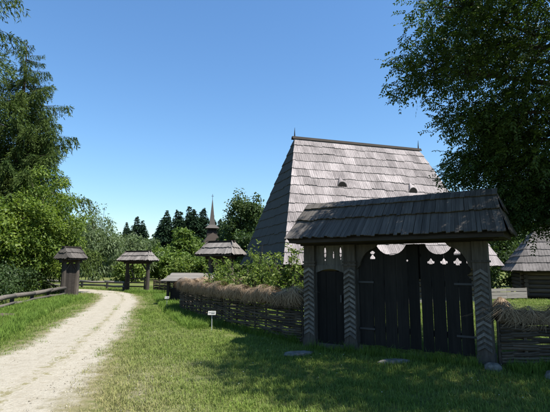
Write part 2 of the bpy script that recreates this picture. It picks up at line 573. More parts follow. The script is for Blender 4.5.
def fan_shingles(parent, BL, BR, TL, TR, courses, width, variants, mat, lift=0.02, seed=1, vlen=0.5):
    """rows of single narrow shingles that fan with the roof face"""
    r = random.Random(seed)
    BL, BR, TL, TR = map(Vector, (BL, BR, TL, TR))
    nrm = (BR - BL).cross(TL - BL).normalized()
    out = []
    for c in range(courses):
        t0 = c / courses
        n = max(3, int(round((BR.lerp(TR, t0) - BL.lerp(TL, t0)).length / width)))
        for j in range(n):
            a = (j + 0.5 + r.uniform(-0.08, 0.08)) / n
            p0 = BL.lerp(BR, a); p1 = TL.lerp(TR, a)
            p = p0.lerp(p1, t0 + r.uniform(-0.012, 0.012)) + nrm * (lift + 0.006 * r.random())
            q = p0.lerp(p1, min(1.0, t0 + 1.15 / courses)) + nrm * 0.004
            yv = (q - p).normalized()
            xv = (BR - BL).normalized(); xv = (xv - yv * xv.dot(yv)).normalized()
            m = frame(p, xv, yv)
            ln = (p1 - p0).length * min(1.18 / courses, 1.0 - t0)
            m = m @ Matrix.Diagonal((((BR.lerp(TR, t0) - BL.lerp(TL, t0)).length / n) / width, ln / vlen, 1, 1))
            out.append(link('shingle', r.choice(variants), mat, parent, m))
    return out

def hip_core(x0, x1, hw, ze, r0, r1, zr, th=0.05):
    """solid roof body: eave rectangle, ridge line"""
    mb = MB()
    e = [(x0, -hw, ze), (x1, -hw, ze), (x1, hw, ze), (x0, hw, ze)]
    b = [(x0, -hw, ze - th), (x1, -hw, ze - th), (x1, hw, ze - th), (x0, hw, ze - th)]
    mb.v = e + [(r0, 0, zr), (r1, 0, zr)] + b
    mb.f = [(0, 1, 5, 4), (1, 2, 5), (2, 3, 4, 5), (3, 0, 4), (9, 8, 7, 6), (0, 6, 7, 1), (1, 7, 8, 2), (2, 8, 9, 3), (3, 9, 6, 0)]
    return mb

def big_gate():
    g = thing('roofed_gate', 'large dark wooden gate with carved posts and shingled roof in the tree shade', 'gate', (0.69, 9.17, 0), math.atan2(-0.5465, 0.8375))
    PW = 0.25
    chev = MB()
    h = 0.052
    chev.prism([(-PW / 2 + 0.006, -0.055), (0, 0.015), (PW / 2 - 0.006, -0.055), (PW / 2 - 0.006, -0.055 + h), (0, 0.015 + h), (-PW / 2 + 0.006, -0.055 + h)], -0.022, 0.0)
    chev = chev.mesh('chevron')
    for px in (0.08, 0.96, 3.27):
        w = PW if px < 3 else 0.24
        mb = MB()
        # shaft a little out of true, with a thicker foot
        mb.hexa([(px - w * .55, -w * .55, -0.05), (px + w * .55, -w * .55, -0.05), (px + w * .55, w * .55, -0.05), (px - w * .55, w * .55, -0.05),
                 (px - w * .55, -w * .55, 0.16), (px + w * .55, -w * .55, 0.16), (px + w * .55, w * .55, 0.17), (px - w * .55, w * .55, 0.17)])
        mb.hexa([(px - w / 2, -w / 2, 0.16), (px + w / 2, -w / 2, 0.16), (px + w / 2, w / 2, 0.16), (px - w / 2, w / 2, 0.16),
                 (px - w * .48, -w * .48, 1.99), (px + w * .47, -w * .48, 1.99), (px + w * .47, w * .48, 1.99), (px - w * .48, w * .48, 1.99)])
        post = link('post', mb, 'post', g)
        n = 14
        for k in range(n):
            z = 0.28 + k * 0.092
            link('carved_chevron', chev, 'carved', post, Matrix.Translation((px + random.uniform(-.004, .004), -w / 2 + 0.001, z + random.uniform(-.007, .007))) @ Matrix.Rotation(random.uniform(-.05, .05), 4, 'Y') @ Matrix.Diagonal((w / PW * (0.97 - 0.02 * k / n), random.uniform(.75, 1.1), random.uniform(.88, 1.1), 1)))
        for z in ((1.60, 1.66) if px < 3 else (1.66,)):
            link('post_band', MB().box((px, 0, z), (w + 0.03, w + 0.03, 0.035)), 'post', post)
    link('header_beam', MB().box((1.68, 0, 2.075), (3.62, 0.20, 0.17)), 'dark', g)
    for y in (-0.36, 0.36):
        link('eave_plate', MB().box((1.78, y, 2.065), (3.66, 0.11, 0.10)), 'dark', g)
    for x in (0.08, 0.96, 2.1, 3.27):
        link('cross_arm', MB().box((x, 0, 2.165), (0.13, 1.06, 0.09)), 'dark', g)
    # curved corner braces of the wide opening
    for x, s in ((1.085, 1), (3.145, -1)):
        pts = [(x, 1.52), (x, 1.985)] + [(x + s * 0.42, 1.985)]
        for k in range(1, 9):
            a = k / 9 * math.pi / 2
            pts.append((x + s * (0.42 - 0.36 * math.sin(a)), 1.985 - 0.06 - 0.38 * (1 - math.cos(a)) - 0.02 * math.sin(a)))
        if s > 0:
            pts = pts[::-1]
        link('corner_brace', MB().prism(pts, -0.06, -0.005), 'post', g)
    # two wide leaves; each plank cut along its edges so neighbours form the openings
    def leaf(name, joints, cx, rad, cuts, hinge, yb):
        root = link(name, MB().box((0.5 * (joints[0] + joints[-1]), yb + 0.055, 0.42), (joints[-1] - joints[0] - 0.04, 0.045, 0.10)), 'board', g)
        link('ledge', MB().box((0.5 * (joints[0] + joints[-1]), yb + 0.055, 1.28), (joints[-1] - joints[0] - 0.04, 0.045, 0.10)), 'board', root)
        zt = 1.975
        depth = 0.19
        RRr = (rad * rad + depth * depth) / (2 * depth)
        def topf(x):
            d = abs(x - cx)
            if d >= rad:
                return zt
            return zt + (RRr - depth) - math.sqrt(RRr * RRr - d * d)
        for i, (a, b) in enumerate(zip(joints[:-1], joints[1:])):
            gp = 0.003
            tp = 0.0005 + 0.005 * random.random()
            ln = [(z, p, sc) for jx, z, p, sc in cuts if jx == i]
            rn = [(z, p, sc) for jx, z, p, sc in cuts if jx == i + 1]
            poly = board_outline(a + gp, b - gp, 0.10 + random.uniform(0, 0.05), topf, ln, rn, tp, 10)
            link('plank', MB().prism(poly, yb + random.uniform(-0.006, 0.006), yb + 0.03), 'board', root)
        for z in (0.42, 1.28):
            link('strap_hinge', MB().box((hinge, yb - 0.012, z), (0.30, 0.012, 0.035)), 'iron', root)
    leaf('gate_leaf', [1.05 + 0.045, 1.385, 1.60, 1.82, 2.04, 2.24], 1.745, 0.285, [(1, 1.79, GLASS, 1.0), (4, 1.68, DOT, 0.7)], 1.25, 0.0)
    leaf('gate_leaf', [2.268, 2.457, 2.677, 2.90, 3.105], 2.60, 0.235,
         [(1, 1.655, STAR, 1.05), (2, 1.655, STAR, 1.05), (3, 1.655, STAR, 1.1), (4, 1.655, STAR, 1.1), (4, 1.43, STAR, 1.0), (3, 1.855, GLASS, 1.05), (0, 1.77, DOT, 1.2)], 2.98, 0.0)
    link('centre_stile', MB().box((2.255, 0.085, 1.66), (0.075, 0.03, 0.62)), 'board', g)
    # small door beside it
    d = link('small_door', MB().box((0.52, 0.03, 0.38), (0.56, 0.04, 0.09)), 'board', g)
    link('ledge', MB().box((0.52, 0.03, 1.22), (0.56, 0.04, 0.09)), 'board', d)
    for a, b in ((0.215, 0.42), (0.42, 0.63), (0.63, 0.825)):
        link('plank', MB().prism(board_outline(a + .003, b - .003, 0.08, top_flat(1.47), (), (), 0.002, 3), -0.03 + random.uniform(-.004, .004), 0.0), 'board', d)
    link('door_handle', MB().box((0.75, -0.055, 0.95), (0.03, 0.04, 0.14)), 'iron', d)
    # arched rail over the door
    arch = [(0.205, 1.60), (0.205, 1.44)] + [(0.205 + 0.63 * k / 10, 1.44 + 0.085 * math.sin(math.pi * k / 10)) for k in range(1, 10)] + [(0.835, 1.44), (0.835, 1.60)]
    link('arched_rail', MB().prism(arch, -0.07, -0.035), 'panel', g)
    # pierced panel above
    pn = link('pierced_panel', MB().box((0.52, 0.0, 1.965), (0.62, 0.03, 0.04)), 'panel', g)
    J = [0.21, 0.405, 0.59, 0.745, 0.83]
    cuts = {1: [(1.86, SLOT, 1.15), (1.70, DOT, 0.7)], 2: [(1.80, SLOT, 0.75)], 3: [(1.86, SLOT, 1.1), (1.72, DOT, 0.6)]}
    for i in range(4):
        link('plank', MB().prism(board_outline(J[i] + .001, J[i + 1] - .001, 1.60, top_flat(1.985), cuts.get(i, []), cuts.get(i + 1, []), 0, 3), -0.045, -0.02), 'panel', pn)
    link('sill_beam', MB().box((0.52, 0, 0.035), (0.70, 0.18, 0.09)), 'post', g)
    # roof
    x0, x1, hw, ze, r0, r1, zr = -0.16, 3.74, 0.64, 2.09, 0.02, 3.56, 2.83
    roof = link('roof', hip_core(x0 + .05, x1 - .05, hw - .05, ze - .012, r0 + .03, r1 - .03, zr - 0.02), 'dark', g)
    w = 0.066
    va = [shingle_variant('gate_shingle', w, 0.5, 0.016, 1, k, 0.03) for k in range(6)]
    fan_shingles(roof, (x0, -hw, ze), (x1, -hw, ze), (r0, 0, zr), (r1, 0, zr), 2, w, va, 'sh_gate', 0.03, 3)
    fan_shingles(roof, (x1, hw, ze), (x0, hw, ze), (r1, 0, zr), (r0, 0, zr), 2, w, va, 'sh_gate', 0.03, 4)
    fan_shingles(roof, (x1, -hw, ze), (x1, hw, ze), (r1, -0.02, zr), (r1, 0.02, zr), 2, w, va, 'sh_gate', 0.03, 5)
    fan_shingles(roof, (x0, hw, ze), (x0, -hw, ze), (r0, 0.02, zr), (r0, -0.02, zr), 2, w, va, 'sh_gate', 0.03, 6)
    # ridge cap of short shingles standing up past the ridge
    n = 44
    for j in range(n):
        x = r0 - 0.03 + (r1 - r0 + 0.06) * (j + 0.5) / n
        m = frame((x, -0.125, zr - 0.095 + random.uniform(-.005, .005)), (1, 0, 0), (0, 0.68, 0.73)) @ Matrix.Diagonal((1.25, 0.36, 1.2, 1))
        link('ridge_shingle', va[j % 6], 'sh_gate', roof, m)
    return g
big_gate()


# ------------------------------------------------------------------ steep-roofed house behind the gate
def clipped_pieces(parent, L0, L1, R0, R1, width, courses, piece, slats, th, mat, name='shingle', joined=False, seed=1, x_axis=None, origin=None, y_axis=None):
    """courses of shingle pieces on a trapezoid face. In face coordinates the eave runs from L0 to R0 (x), the
    top from L1 to R1, height along the slope = width."""
    r = random.Random(seed)
    base = frame(origin, x_axis, y_axis)
    exp = width / courses
    Lf = lambda v: L0 + (L1 - L0) * min(1, max(0, v / width))
    Rf = lambda v: R0 + (R1 - R0) * min(1, max(0, v / width))
    allmb = MB()
    for c in range(courses):
        v0 = c * exp - (0.04 if c == 0 else 0); v1 = min(width, v0 + exp * 1.35)
        xl, xr = Lf(v0) - 0.03, Rf(v0) + 0.03
        x = xl - r.uniform(0.1, 0.9) * piece
        while x < xr:
            w = piece * r.uniform(0.8, 1.22)
            vb = v0 + r.uniform(-0.035, 0.035)
            lift = th * r.uniform(0.3, 0.9)
            mb = MB()
            for k in range(slats):
                xa, xb = x + w * k / slats + 0.003, x + w * (k + 1) / slats - 0.003
                xab, xbb = max(xa, Lf(vb) - .03), min(xb, Rf(vb) + .03)
                xat, xbt = max(xa, Lf(v1) - .03), min(xb, Rf(v1) + .03)
                if xbb - xab < 0.01 and xbt - xat < 0.01:
                    continue
                if xbb <= xab: xab = xbb = 0.5 * (xab + xbb)
                if xbt <= xat:
                    xat = xbt = min(max(0.5 * (xat + xbt), Lf(v1)), Rf(v1))
                b_ = vb + r.uniform(-0.012, 0.012)
                lf = lift + r.uniform(0, 0.4) * th
                mb.hexa([(xab, b_, lf), (xbb, b_, lf), (xbt, v1, -th), (xat, v1, -th),
                         (xab, b_, lf + th), (xbb, b_, lf + th * 0.8), (xbt, v1, 0.0), (xat, v1, 0.0)])
            if mb.v:
                if joined:
                    n0 = len(allmb.v)
                    allmb.v += mb.v; allmb.f += [tuple(n0 + i for i in q) for q in mb.f]
                else:
                    link(name, mb, mat, parent, base)
            x += w
    if joined:
        stuff(link(name, allmb, mat, parent, base))

def log_wall(parent, p0, p1, z0, z1, rad, mat='log', sides=8):
    n = int((z1 - z0) / (2 * rad * 0.94))
    for k in range(n):
        z = z0 + rad + k * 2 * rad * 0.94
        j = random.uniform(-.015, .015)
        a, b = Vector(p0), Vector(p1); d = (b - a).normalized()
        a = a - d * 0.22; b = b + d * 0.22
        link('log', MB().tube([(a.x, a.y + j, z), (b.x, b.y - j, z)], [rad * random.uniform(.92, 1.05), rad * random.uniform(.92, 1.05)], sides), mat, parent)

def house():
    # origin: ground below the left end of the ridge; x along the ridge
    h = thing('steep_roofed_house', 'old timber house with very steep silvery shingle roof behind the gate', 'house', (0.94, 20.0, 0), math.atan2(2.15, 6.45))
    Lr, s, w, ze, zr = 6.80, 1.74, 3.25, 1.62, 7.52
    # walls under the eaves
    wx0, wx1, wy = -s + 0.75, Lr + s - 0.75, w - 0.75
    wl = link('stone_footing', MB().box(((wx0 + wx1) / 2, 0, 0.1), (wx1 - wx0 + 0.2, 2 * wy + 0.2, 0.26)), 'stone', h)
    wf = link('front_wall', MB().box(((wx0 + wx1) / 2, -wy + 0.13, 1.15), (wx1 - wx0, 0.10, 1.9)), 'dark', h)
    log_wall(wf, (wx0, -wy, 0), (wx1, -wy, 0), 0.22, 2.25, 0.12)
    we = link('end_wall', MB().box((wx0 + 0.13, 0, 1.15), (0.10, 2 * wy - .3, 1.9)), 'dark', h)
    log_wall(we, (wx0, -wy, 0.0), (wx0, wy, 0.0), 0.30, 2.25, 0.12)
    we2 = link('end_wall', MB().box((wx1 - 0.13, 0, 1.15), (0.10, 2 * wy - .3, 1.9)), 'dark', h)
    log_wall(we2, (wx1, -wy, 0.0), (wx1, wy, 0.0), 0.30, 2.25, 0.12)
    wb = link('back_wall', MB().box(((wx0 + wx1) / 2, wy - 0.13, 1.15), (wx1 - wx0, 0.10, 1.9)), 'dark', h)
    log_wall(wb, (wx0, wy, 0), (wx1, wy, 0), 0.22, 2.25, 0.12)
    dr = link('door', MB().box((3.2, -wy - 0.13, 1.0), (0.95, 0.06, 1.55)), 'board', h)
    link('door_frame', MB().box((2.66, -wy - 0.12, 1.0), (0.12, 0.10, 1.65)).box((3.74, -wy - 0.12, 1.0), (0.12, 0.10, 1.65)), 'post', dr)
    for x in (1.2, 5.4):
        wi = link('window', MB().box((x, -wy - 0.115, 1.25), (0.6, 0.04, 0.5)), 'hollow', h)
        link('window_frame', MB().box((x - .33, -wy - 0.13, 1.25), (0.06, 0.07, 0.6)).box((x + .33, -wy - 0.13, 1.25), (0.06, 0.07, 0.6)).box((x, -wy - 0.13, 1.53), (0.6, 0.07, 0.06)).box((x, -wy - 0.13, 0.97), (0.6, 0.07, 0.06)).box((x, -wy - 0.14, 1.25), (0.03, 0.05, 0.5)), 'post', wi)
    roof = link('roof', hip_core(-s + .06, Lr + s - .06, w - .06, ze - .02, 0.03, Lr - 0.03, zr - .06, 0.06), 'dark', h)
    sl = math.hypot(zr - ze, w)
    yv = (0, w, zr - ze)
    clipped_pieces(roof, -s, 0, Lr + s, Lr, sl, 14, 0.56, 6, 0.022, 'sh_house', seed=11, origin=(0, -w, ze), x_axis=(1, 0, 0), y_axis=yv)
    clipped_pieces(roof, -s, 0, Lr + s, Lr, sl, 14, 0.56, 4, 0.022, 'sh_house', joined=True, name='rear_shingles', seed=12, origin=(Lr, w, ze), x_axis=(-1, 0, 0), y_axis=(0, -w, zr - ze))
    sh = math.hypot(zr - ze, s)
    clipped_pieces(roof, -w, 0, w, 0, sh, 14, 0.56, 5, 0.022, 'sh_end_shade', joined=True, name='end_shingles', seed=13, origin=(-s, 0, ze), x_axis=(0, -1, 0), y_axis=(s, 0, zr - ze))
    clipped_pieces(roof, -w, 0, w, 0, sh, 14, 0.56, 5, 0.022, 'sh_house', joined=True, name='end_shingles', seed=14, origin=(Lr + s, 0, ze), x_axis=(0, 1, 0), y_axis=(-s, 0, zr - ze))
    # ridge boards and spikes
    for sgn in (-1, 1):
        m = frame((Lr / 2, sgn * 0.075, zr - 0.02), (1, 0, 0), (0, -sgn * 0.45, 0.9))
        link('ridge_board', MB().box((0, 0, 0.01 * sgn), (Lr + 0.30, 0.15, 0.03)), 'dark', roof, m)
    for x in (-0.02, Lr + 0.02):
        link('finial', MB().tube([(x, 0, zr), (x, 0, zr + 0.22), (x + .01, 0, zr + 0.48)], [0.035, 0.022, 0.006], 6), 'dark', roof)
    # little smoke vents
    for x, v in ((1.68, 0.575), (5.35, 0.565)):
        o = Vector((x, -w, ze)).lerp(Vector((x, 0, zr)), v)
        nrm = Vector((0, -(zr - ze), w)).normalized()
        m = frame(o + nrm * 0.03, (1, 0, 0), yv)
        hood = MB(); n = 10
        arc = lambda rx, rz, dy: [(rx * math.cos(math.pi * k / n), dy + 1.3 * rz * math.sin(math.pi * k / n), rz * math.sin(math.pi * k / n)) for k in range(n + 1)]
        hood.v = arc(0.24, 0.155, 0) + [(0, 0.60, 0.02)] + arc(0.215, 0.135, 0.0) + [(0, 0.5, 0.01)]
        hood.f = [(k, k + 1, n + 1) for k in range(n)] + [(n + 2 + k + 1, n + 2 + k, 2 * n + 3) for k in range(n)] + [(k + 1, k, n + 2 + k, n + 3 + k) for k in range(n)]
        ho = link('roof_vent', hood, 'sh_house', roof, m)
        disc = MB(); disc.v = arc(0.222, 0.140, -0.004)
        disc.f = [tuple(range(n + 1))]
        link('vent_hole', disc, 'hollow', ho)
    return h
house()


# ------------------------------------------------------------------ smaller roofed gates and buildings
def small_gate(label, loc, rz, span, zr=2.45, hw=0.55, low_gate=True, boards=False, group='small roofed gates along the track', mat='sh_grey', ex=0.42):
    g = thing('small_roofed_gate', label, 'gate', loc, rz, group)
    for x in (0, span):
        link('post', MB().tube([(x, 0, -.05), (x + .02, 0, 1.0), (x, 0, zr - .62)], [0.13, 0.115, 0.11], 8), 'post', g)
        link('cross_arm', MB().box((x, 0, zr - 0.62), (0.10, 2 * hw - 0.1, 0.09)), 'dark', g)
    link('header_beam', MB().box((span / 2, 0, zr - 0.70), (span + 0.5, 0.16, 0.14)), 'dark', g)
    for x, s in ((0.08, 1), (span - 0.08, -1)):
        link('corner_brace', MB().hexa([(x, -.04, zr - 1.15), (x + s * .07, -.04, zr - 1.15), (x + s * .07, .04, zr - 1.15), (x, .04, zr - 1.15),
                                        (x + s * .32, -.04, zr - .77), (x + s * .4, -.04, zr - .77), (x + s * .4, .04, zr - .77), (x + s * .32, .04, zr - .77)]), 'post', g)
    x0, x1, r0, r1, ze = -ex, span + ex, -ex + 0.72 * ex, span + ex - 0.72 * ex, zr - 0.58
    roof = link('roof', hip_core(x0 + .04, x1 - .04, hw - .03, ze - .01, r0 + .02, r1 - .02, zr - .02), 'dark', g)
    w = 0.16
    va = [shingle_variant('small_shingle', w, 0.5, 0.016, 2, 50 + k, 0.03) for k in range(4)]
    fan_shingles(roof, (x0, -hw, ze), (x1, -hw, ze), (r0, 0, zr), (r1, 0, zr), 2, w, va, mat, 0.03, 3)
    fan_shingles(roof, (x1, hw, ze), (x0, hw, ze), (r1, 0, zr), (r0, 0, zr), 2, w, va, mat, 0.03, 4)
    fan_shingles(roof, (x1, -hw, ze), (x1, hw, ze), (r1, -0.03, zr), (r1, 0.03, zr), 2, w, va, mat, 0.03, 5)
    fan_shingles(roof, (x0, hw, ze), (x0, -hw, ze), (r0, 0.03, zr), (r0, -0.03, zr), 2, w, va, mat, 0.03, 6)
    link('ridge_cap', MB().prism([(0, 0)] * 0 + [(r0 - .08, zr - .02), (r1 + .08, zr - .02), (r1 + .08, zr + .05), (r0 - .08, zr + .05)], -0.07, 0.07), 'dark', roof)
    if low_gate:
        lg = link('low_gate', MB().box((0.20, -.02, 0.55), (0.07, 0.05, 0.95)), 'post', g)
        link('stile', MB().box((span - 0.20, -.02, 0.5), (0.07, 0.05, 0.8)), 'post', lg)
        for z in (0.28, 0.52, 0.76):
            link('rail', MB().box((span / 2, -.06, z), (span - 0.28, 0.03, 0.075)), 'post', lg)
        a = math.atan2(0.75, span - .9)
        link('diagonal_brace', MB().box((span / 2 - .2, -.095, 0.95), (0.95, 0.03, 0.06), Matrix.Rotation(a + 0.25, 3, 'Y')), 'post', lg)
    if boards:
        d = link('plank_door', MB().box((span / 2, 0.04, 0.4), (span - .25, 0.04, 0.09)), 'dark', g)
        link('ledge', MB().box((span / 2, 0.04, 1.3), (span - .25, 0.04, 0.09)), 'dark', d)
        n = int((span - .24) / 0.19)
        for k in range(n):
            x = 0.12 + (span - .24) * (k + .5) / n
            link('plank', MB().box((x, 0, 0.86 + random.uniform(-.02, .02)), ((span - .24) / n - .012, 0.03, 1.6)), 'dark', d)
    return g

small_gate('small open roofed gate at the far bend of the track', (-9.35, 28.15, 0), math.atan2(-0.42, 0.9), 1.65)
small_gate('dark narrow roofed gate beside the left edge of the track', (-10.55, 22.2, 0), R(74), 0.95, 2.5, 0.44, False, True, mat='sh_gate', ex=0.24)
small_gate('roofed gate with bright end beyond the straw-topped fence', (-2.85, 19.7, 0), math.atan2(-0.46, 0.89), 1.05, 2.62, 0.62, True, False)

def low_shed():
    s = thing('low_plank_shed', 'low shelter with grey plank roof behind the far end of the straw-topped fence', 'shelter', (-3.55, 18.6, 0), math.atan2(-0.10, 1))
    for x in (-0.8, 0.8):
        for y, z in ((-0.35, 0.92), (0.45, 1.12)):
            link('post', MB().box((x, y, z / 2), (0.1, 0.1, z)), 'dark', s)
    link('back_wall', MB().box((0, 0.46, 0.55), (1.7, 0.05, 1.0)), 'dark', s)
    link('trough', MB().box((0, 0, 0.4), (1.5, 0.5, 0.5)), 'dark', s)
    for k in range(6):
        y = -0.5 + k * 0.20
        link('roof_plank', MB().box((random.uniform(-.04, .04), y, 0.98 + 0.05 * k), (2.0 + random.uniform(-.06, .06), 0.235, 0.03), Matrix.Rotation(0.17, 3, 'X')), 'rail', s)
low_shed()

def right_house():
    h = thing('low_shingled_house', 'low dark timber house with grey shingle roof at the right edge', 'house', (12.3, 21.9, 0), math.atan2(-0.36, 0.93))
    Lx, Wy = 7.0, 4.2
    for (a, b, nm) in (((0, 0, 0), (Lx, 0, 0), 'front_wall'), ((0, 0, 0), (0, Wy, 0), 'end_wall')):
        A, B = Vector(a), Vector(b); c = (A + B) / 2; d = B - A
        inn = Vector((0, 0.12, 0)) if nm == 'front_wall' else Vector((0.12, 0, 0))
        wl = link(nm, MB().box(c + inn + Vector((0, 0, 0.7)), (abs(d.x) + .06, abs(d.y) + .06, 1.4)), 'dark', h)
        log_wall(wl, a, b, 0.05 if nm == 'front_wall' else 0.12, 1.5, 0.11, 'log')
    dr = link('door', MB().box((2.2, -0.13, 0.72), (0.8, 0.05, 1.25)), 'board', h)
    link('door_frame', MB().box((1.75, -.14, .72), (.1, .08, 1.3)).box((2.65, -.14, .72), (.1, .08, 1.3)), 'post', dr)
    ov = 0.6; ze, zr = 1.34, 4.1
    cx0, cx1 = -ov, Lx + ov
    hw = Wy / 2 + ov
    rf = link('roof', hip_core(cx0 + .05, cx1 - .05, hw - .05, ze - .02, 1.3, Lx - 1.3, zr - .05), 'dark', h, Matrix.Translation((0, Wy / 2, 0)))
    sl = math.hypot(zr - ze, hw); s = 1.3 + ov
    clipped_pieces(rf, cx0, 1.3, cx1, Lx - 1.3, sl, 8, 0.55, 4, 0.024, 'sh_weathered', seed=21, origin=(0, -hw, ze), x_axis=(1, 0, 0), y_axis=(0, hw, zr - ze))
    sh = math.hypot(zr - ze, s)
    clipped_pieces(rf, -hw, 0, hw, 0, sh, 8, 0.55, 4, 0.024, 'sh_weathered', seed=22, origin=(cx0, 0, ze), x_axis=(0, -1, 0), y_axis=(s, 0, zr - ze))
    clipped_pieces(rf, -hw, 0, hw, 0, sh, 8, 0.55, 3, 0.024, 'sh_weathered', joined=True, name='end_shingles', seed=23, origin=(cx1, 0, ze), x_axis=(0, 1, 0), y_axis=(-s, 0, zr - ze))
    clipped_pieces(rf, -cx1, -(Lx - 1.3), -cx0, -1.3, sl, 8, 0.55, 3, 0.024, 'sh_weathered', joined=True, name='rear_shingles', seed=24, origin=(0, hw, ze), x_axis=(-1, 0, 0), y_axis=(0, -hw, zr - ze))
    link('ridge_board', MB().box((Lx / 2, 0, zr), (Lx - 2.3, 0.22, 0.06)), 'dark', rf)
right_house()

def church():
    c = thing('wooden_church', 'distant dark wooden church with slender spire among the trees', 'church', (-10.9, 76, 0), R(12))
    link('nave_wall', MB().box((0, 2.5, 1.5), (4.4, 9.0, 3.0)), 'dark', c)
    link('nave_roof', MB().prism([(-3.0, 2.7), (3.0, 2.7), (0.9, 6.4), (0.0, 7.0), (-0.9, 6.4)], -2.4, 7.4), 'sh_church', c)
    link('tower', MB().hexa([(-1.1, -1.0, 2.5), (1.1, -1.0, 2.5), (1.1, 1.2, 2.5), (-1.1, 1.2, 2.5), (-.85, -.75, 7.3), (.85, -.75, 7.3), (.85, .95, 7.3), (-.85, .95, 7.3)]), 'dark', c)
    bl = link('belfry', MB().box((0, .1, 7.55), (1.55, 1.55, 0.7)), 'dark', c)
    for x in (-.5, 0, .5):
        link('belfry_opening', MB().box((x, -.68, 7.6), (0.28, 0.03, 0.45)), 'hollow', bl)
    def pyr(z0, r0, z1, r1, n=4, a0=math.pi / 4):
        p = [(r0 * math.cos(a0 + 2 * math.pi * k / n), .1 + r0 * math.sin(a0 + 2 * math.pi * k / n), z0) for k in range(n)]
        q = [(r1 * math.cos(a0 + 2 * math.pi * k / n), .1 + r1 * math.sin(a0 + 2 * math.pi * k / n), z1) for k in range(n)]
        return p + q
    m = MB().hexa(pyr(7.85, 1.75, 8.5, 0.72)).hexa(pyr(8.5, 0.72, 9.6, 0.50)).hexa(pyr(9.6, 0.50, 13.0, 0.05))
    sp = link('spire', m, 'sh_gate', c)
    link('cross', MB().box((0, .1, 13.4), (0.07, 0.07, 1.0)).box((0, .1, 13.55), (0.42, 0.06, 0.07)), 'iron', sp)
church()


# ------------------------------------------------------------------ fences
def resample(path, step):
    P = [np.array(p, float) for p in path]
    out = [P[0]]; acc = 0
    pts = catmull(path, 24)
    seg = np.linalg.norm(np.diff(pts, axis=0), axis=1); cum = np.concatenate([[0], np.cumsum(seg)])
    n = max(2, int(round(cum[-1] / step)))
    s = np.linspace(0, cum[-1], n + 1)
    return np.stack([np.interp(s, cum, pts[:, k]) for k in range(2)], 1), cum[-1]

def straw_strands(pts, length, zc, rad, per_m, seed, drop=(0.03, 0.15)):
    r = np.random.default_rng(seed)
    n = int(length * per_m)
    s = r.random(n) * (len(pts) - 1.001); k = s.astype(int); f = (s - k)[:, None]
    P = pts[k] * (1 - f) + pts[k + 1] * f
    T = unit(pts[k + 1] - pts[k]); Nn = np.stack([-T[:, 1], T[:, 0]], 1)
    side = np.where(r.random(n) < 0.5, -1, 1)[:, None]
    lump = 0.05 * np.sin(s * 2.1) + 0.04 * np.sin(s * 0.77 + 1) + 0.03 * np.sin(s * 5.3 + 2)
    rr = rad * (0.9 + 0.25 * r.random(n)) + lump * 0.4
    a0 = r.uniform(-0.2, 1.2, n)
    def ring(a, rad_):
        off = Nn * side * (rad_ * np.sin(a))[:, None]
        return np.concatenate([P + off, (zc + lump + rad_ * np.cos(a) * 0.85)[:, None]], 1)
    along = np.concatenate([T * r.normal(0, 0.10, n)[:, None], np.zeros((n, 1))], 1)
    A = ring(a0, rr); B = ring(a0 + r.uniform(.3, .6, n), rr * 1.04) + along
    Cc = B + (B - A) * 0.4 + along
    Cc[:, 2] -= r.uniform(drop[0], drop[1], n) * (0.35 + 0.65 * (a0 > 0.5))
    w = np.concatenate([T, np.zeros((n, 1))], 1) * (0.0025 + 0.004 * r.random(n))[:, None]
    q1 = np.stack([A - w, A + w, B + w, B - w], 1); q2 = np.stack([B - w, B + w, Cc + w * .5, Cc - w * .5], 1)
    tone = np.clip(r.normal(0.5, 0.25, n) + lump, 0, 1)
    return np.concatenate([q1, q2]), np.concatenate([tone, tone])

def wattle_fence(label, path, height, thatch=True, seed=3, per_m=700, rows=25, rad=0.15):
    x0, y0 = path[0]
    f = thing('wattle_fence', label, 'fence', (x0, y0, 0), 0, 'woven wattle fences')
    P = [(x - x0, y - y0) for x, y in path]
    st, L = resample(P, 0.42)
    for i, p in enumerate(st):
        hh = height * random.uniform(0.96, 1.02) + (0.10 if (i % 4 == 1) else 0.0)
        lean = random.uniform(-.03, .03)
        link('stake', MB().tube([(p[0], p[1], -.05), (p[0] + lean, p[1] + lean * .5, hh)], [0.032, 0.024], 6), 'withy', f)
    fine, _ = resample(P, 0.14)
    T = np.gradient(fine, axis=0); T = unit(T); Nn = np.stack([-T[:, 1], T[:, 0]], 1)
    for rw in range(rows):
        z = 0.05 + (height - 0.12) * rw / (rows - 1)
        ph = math.pi * (rw % 2)
        # rods of a few metres, butt to butt, woven in front of and behind the stakes
        i0 = 0
        while i0 < len(fine) - 3:
            i1 = min(len(fine) - 1, i0 + random.randint(14, 26))
            if len(fine) - 1 - i1 < 6:
                i1 = len(fine) - 1
            pts, rad_ = [], []
            zz = z + random.uniform(-.012, .012); jit = random.uniform(0, 6)
            for i in range(i0, i1 + 1):
                o = 0.038 * math.cos(math.pi * i / 3 + ph)
                q = fine[i] + Nn[i] * o
                pts.append((q[0], q[1], zz + 0.014 * math.sin(i * 0.5 + jit)))
                rad_.append(0.024 - 0.009 * (i - i0) / (i1 - i0 + 1))
            link('withy', MB().tube(pts, rad_, 5), 'withy', f)
            i0 = i1
    if thatch:
        core = MB()
        cp, rr = [], []
        for i, p in enumerate(fine[::2]):
            cp.append((p[0], p[1], height + 0.02 + 0.02 * math.sin(i * .9))); rr.append(rad * (0.86 + 0.12 * math.sin(i * 1.7)))
        core.tube(cp, rr, 10)
        th = link('straw_coping', core, 'straw_core', f, smooth=True)
        V, tone = straw_strands(fine, L, height + 0.03, rad, per_m, seed)
        stuff(link('straw', quads('straw', V, tone), 'straw', th))
    return f

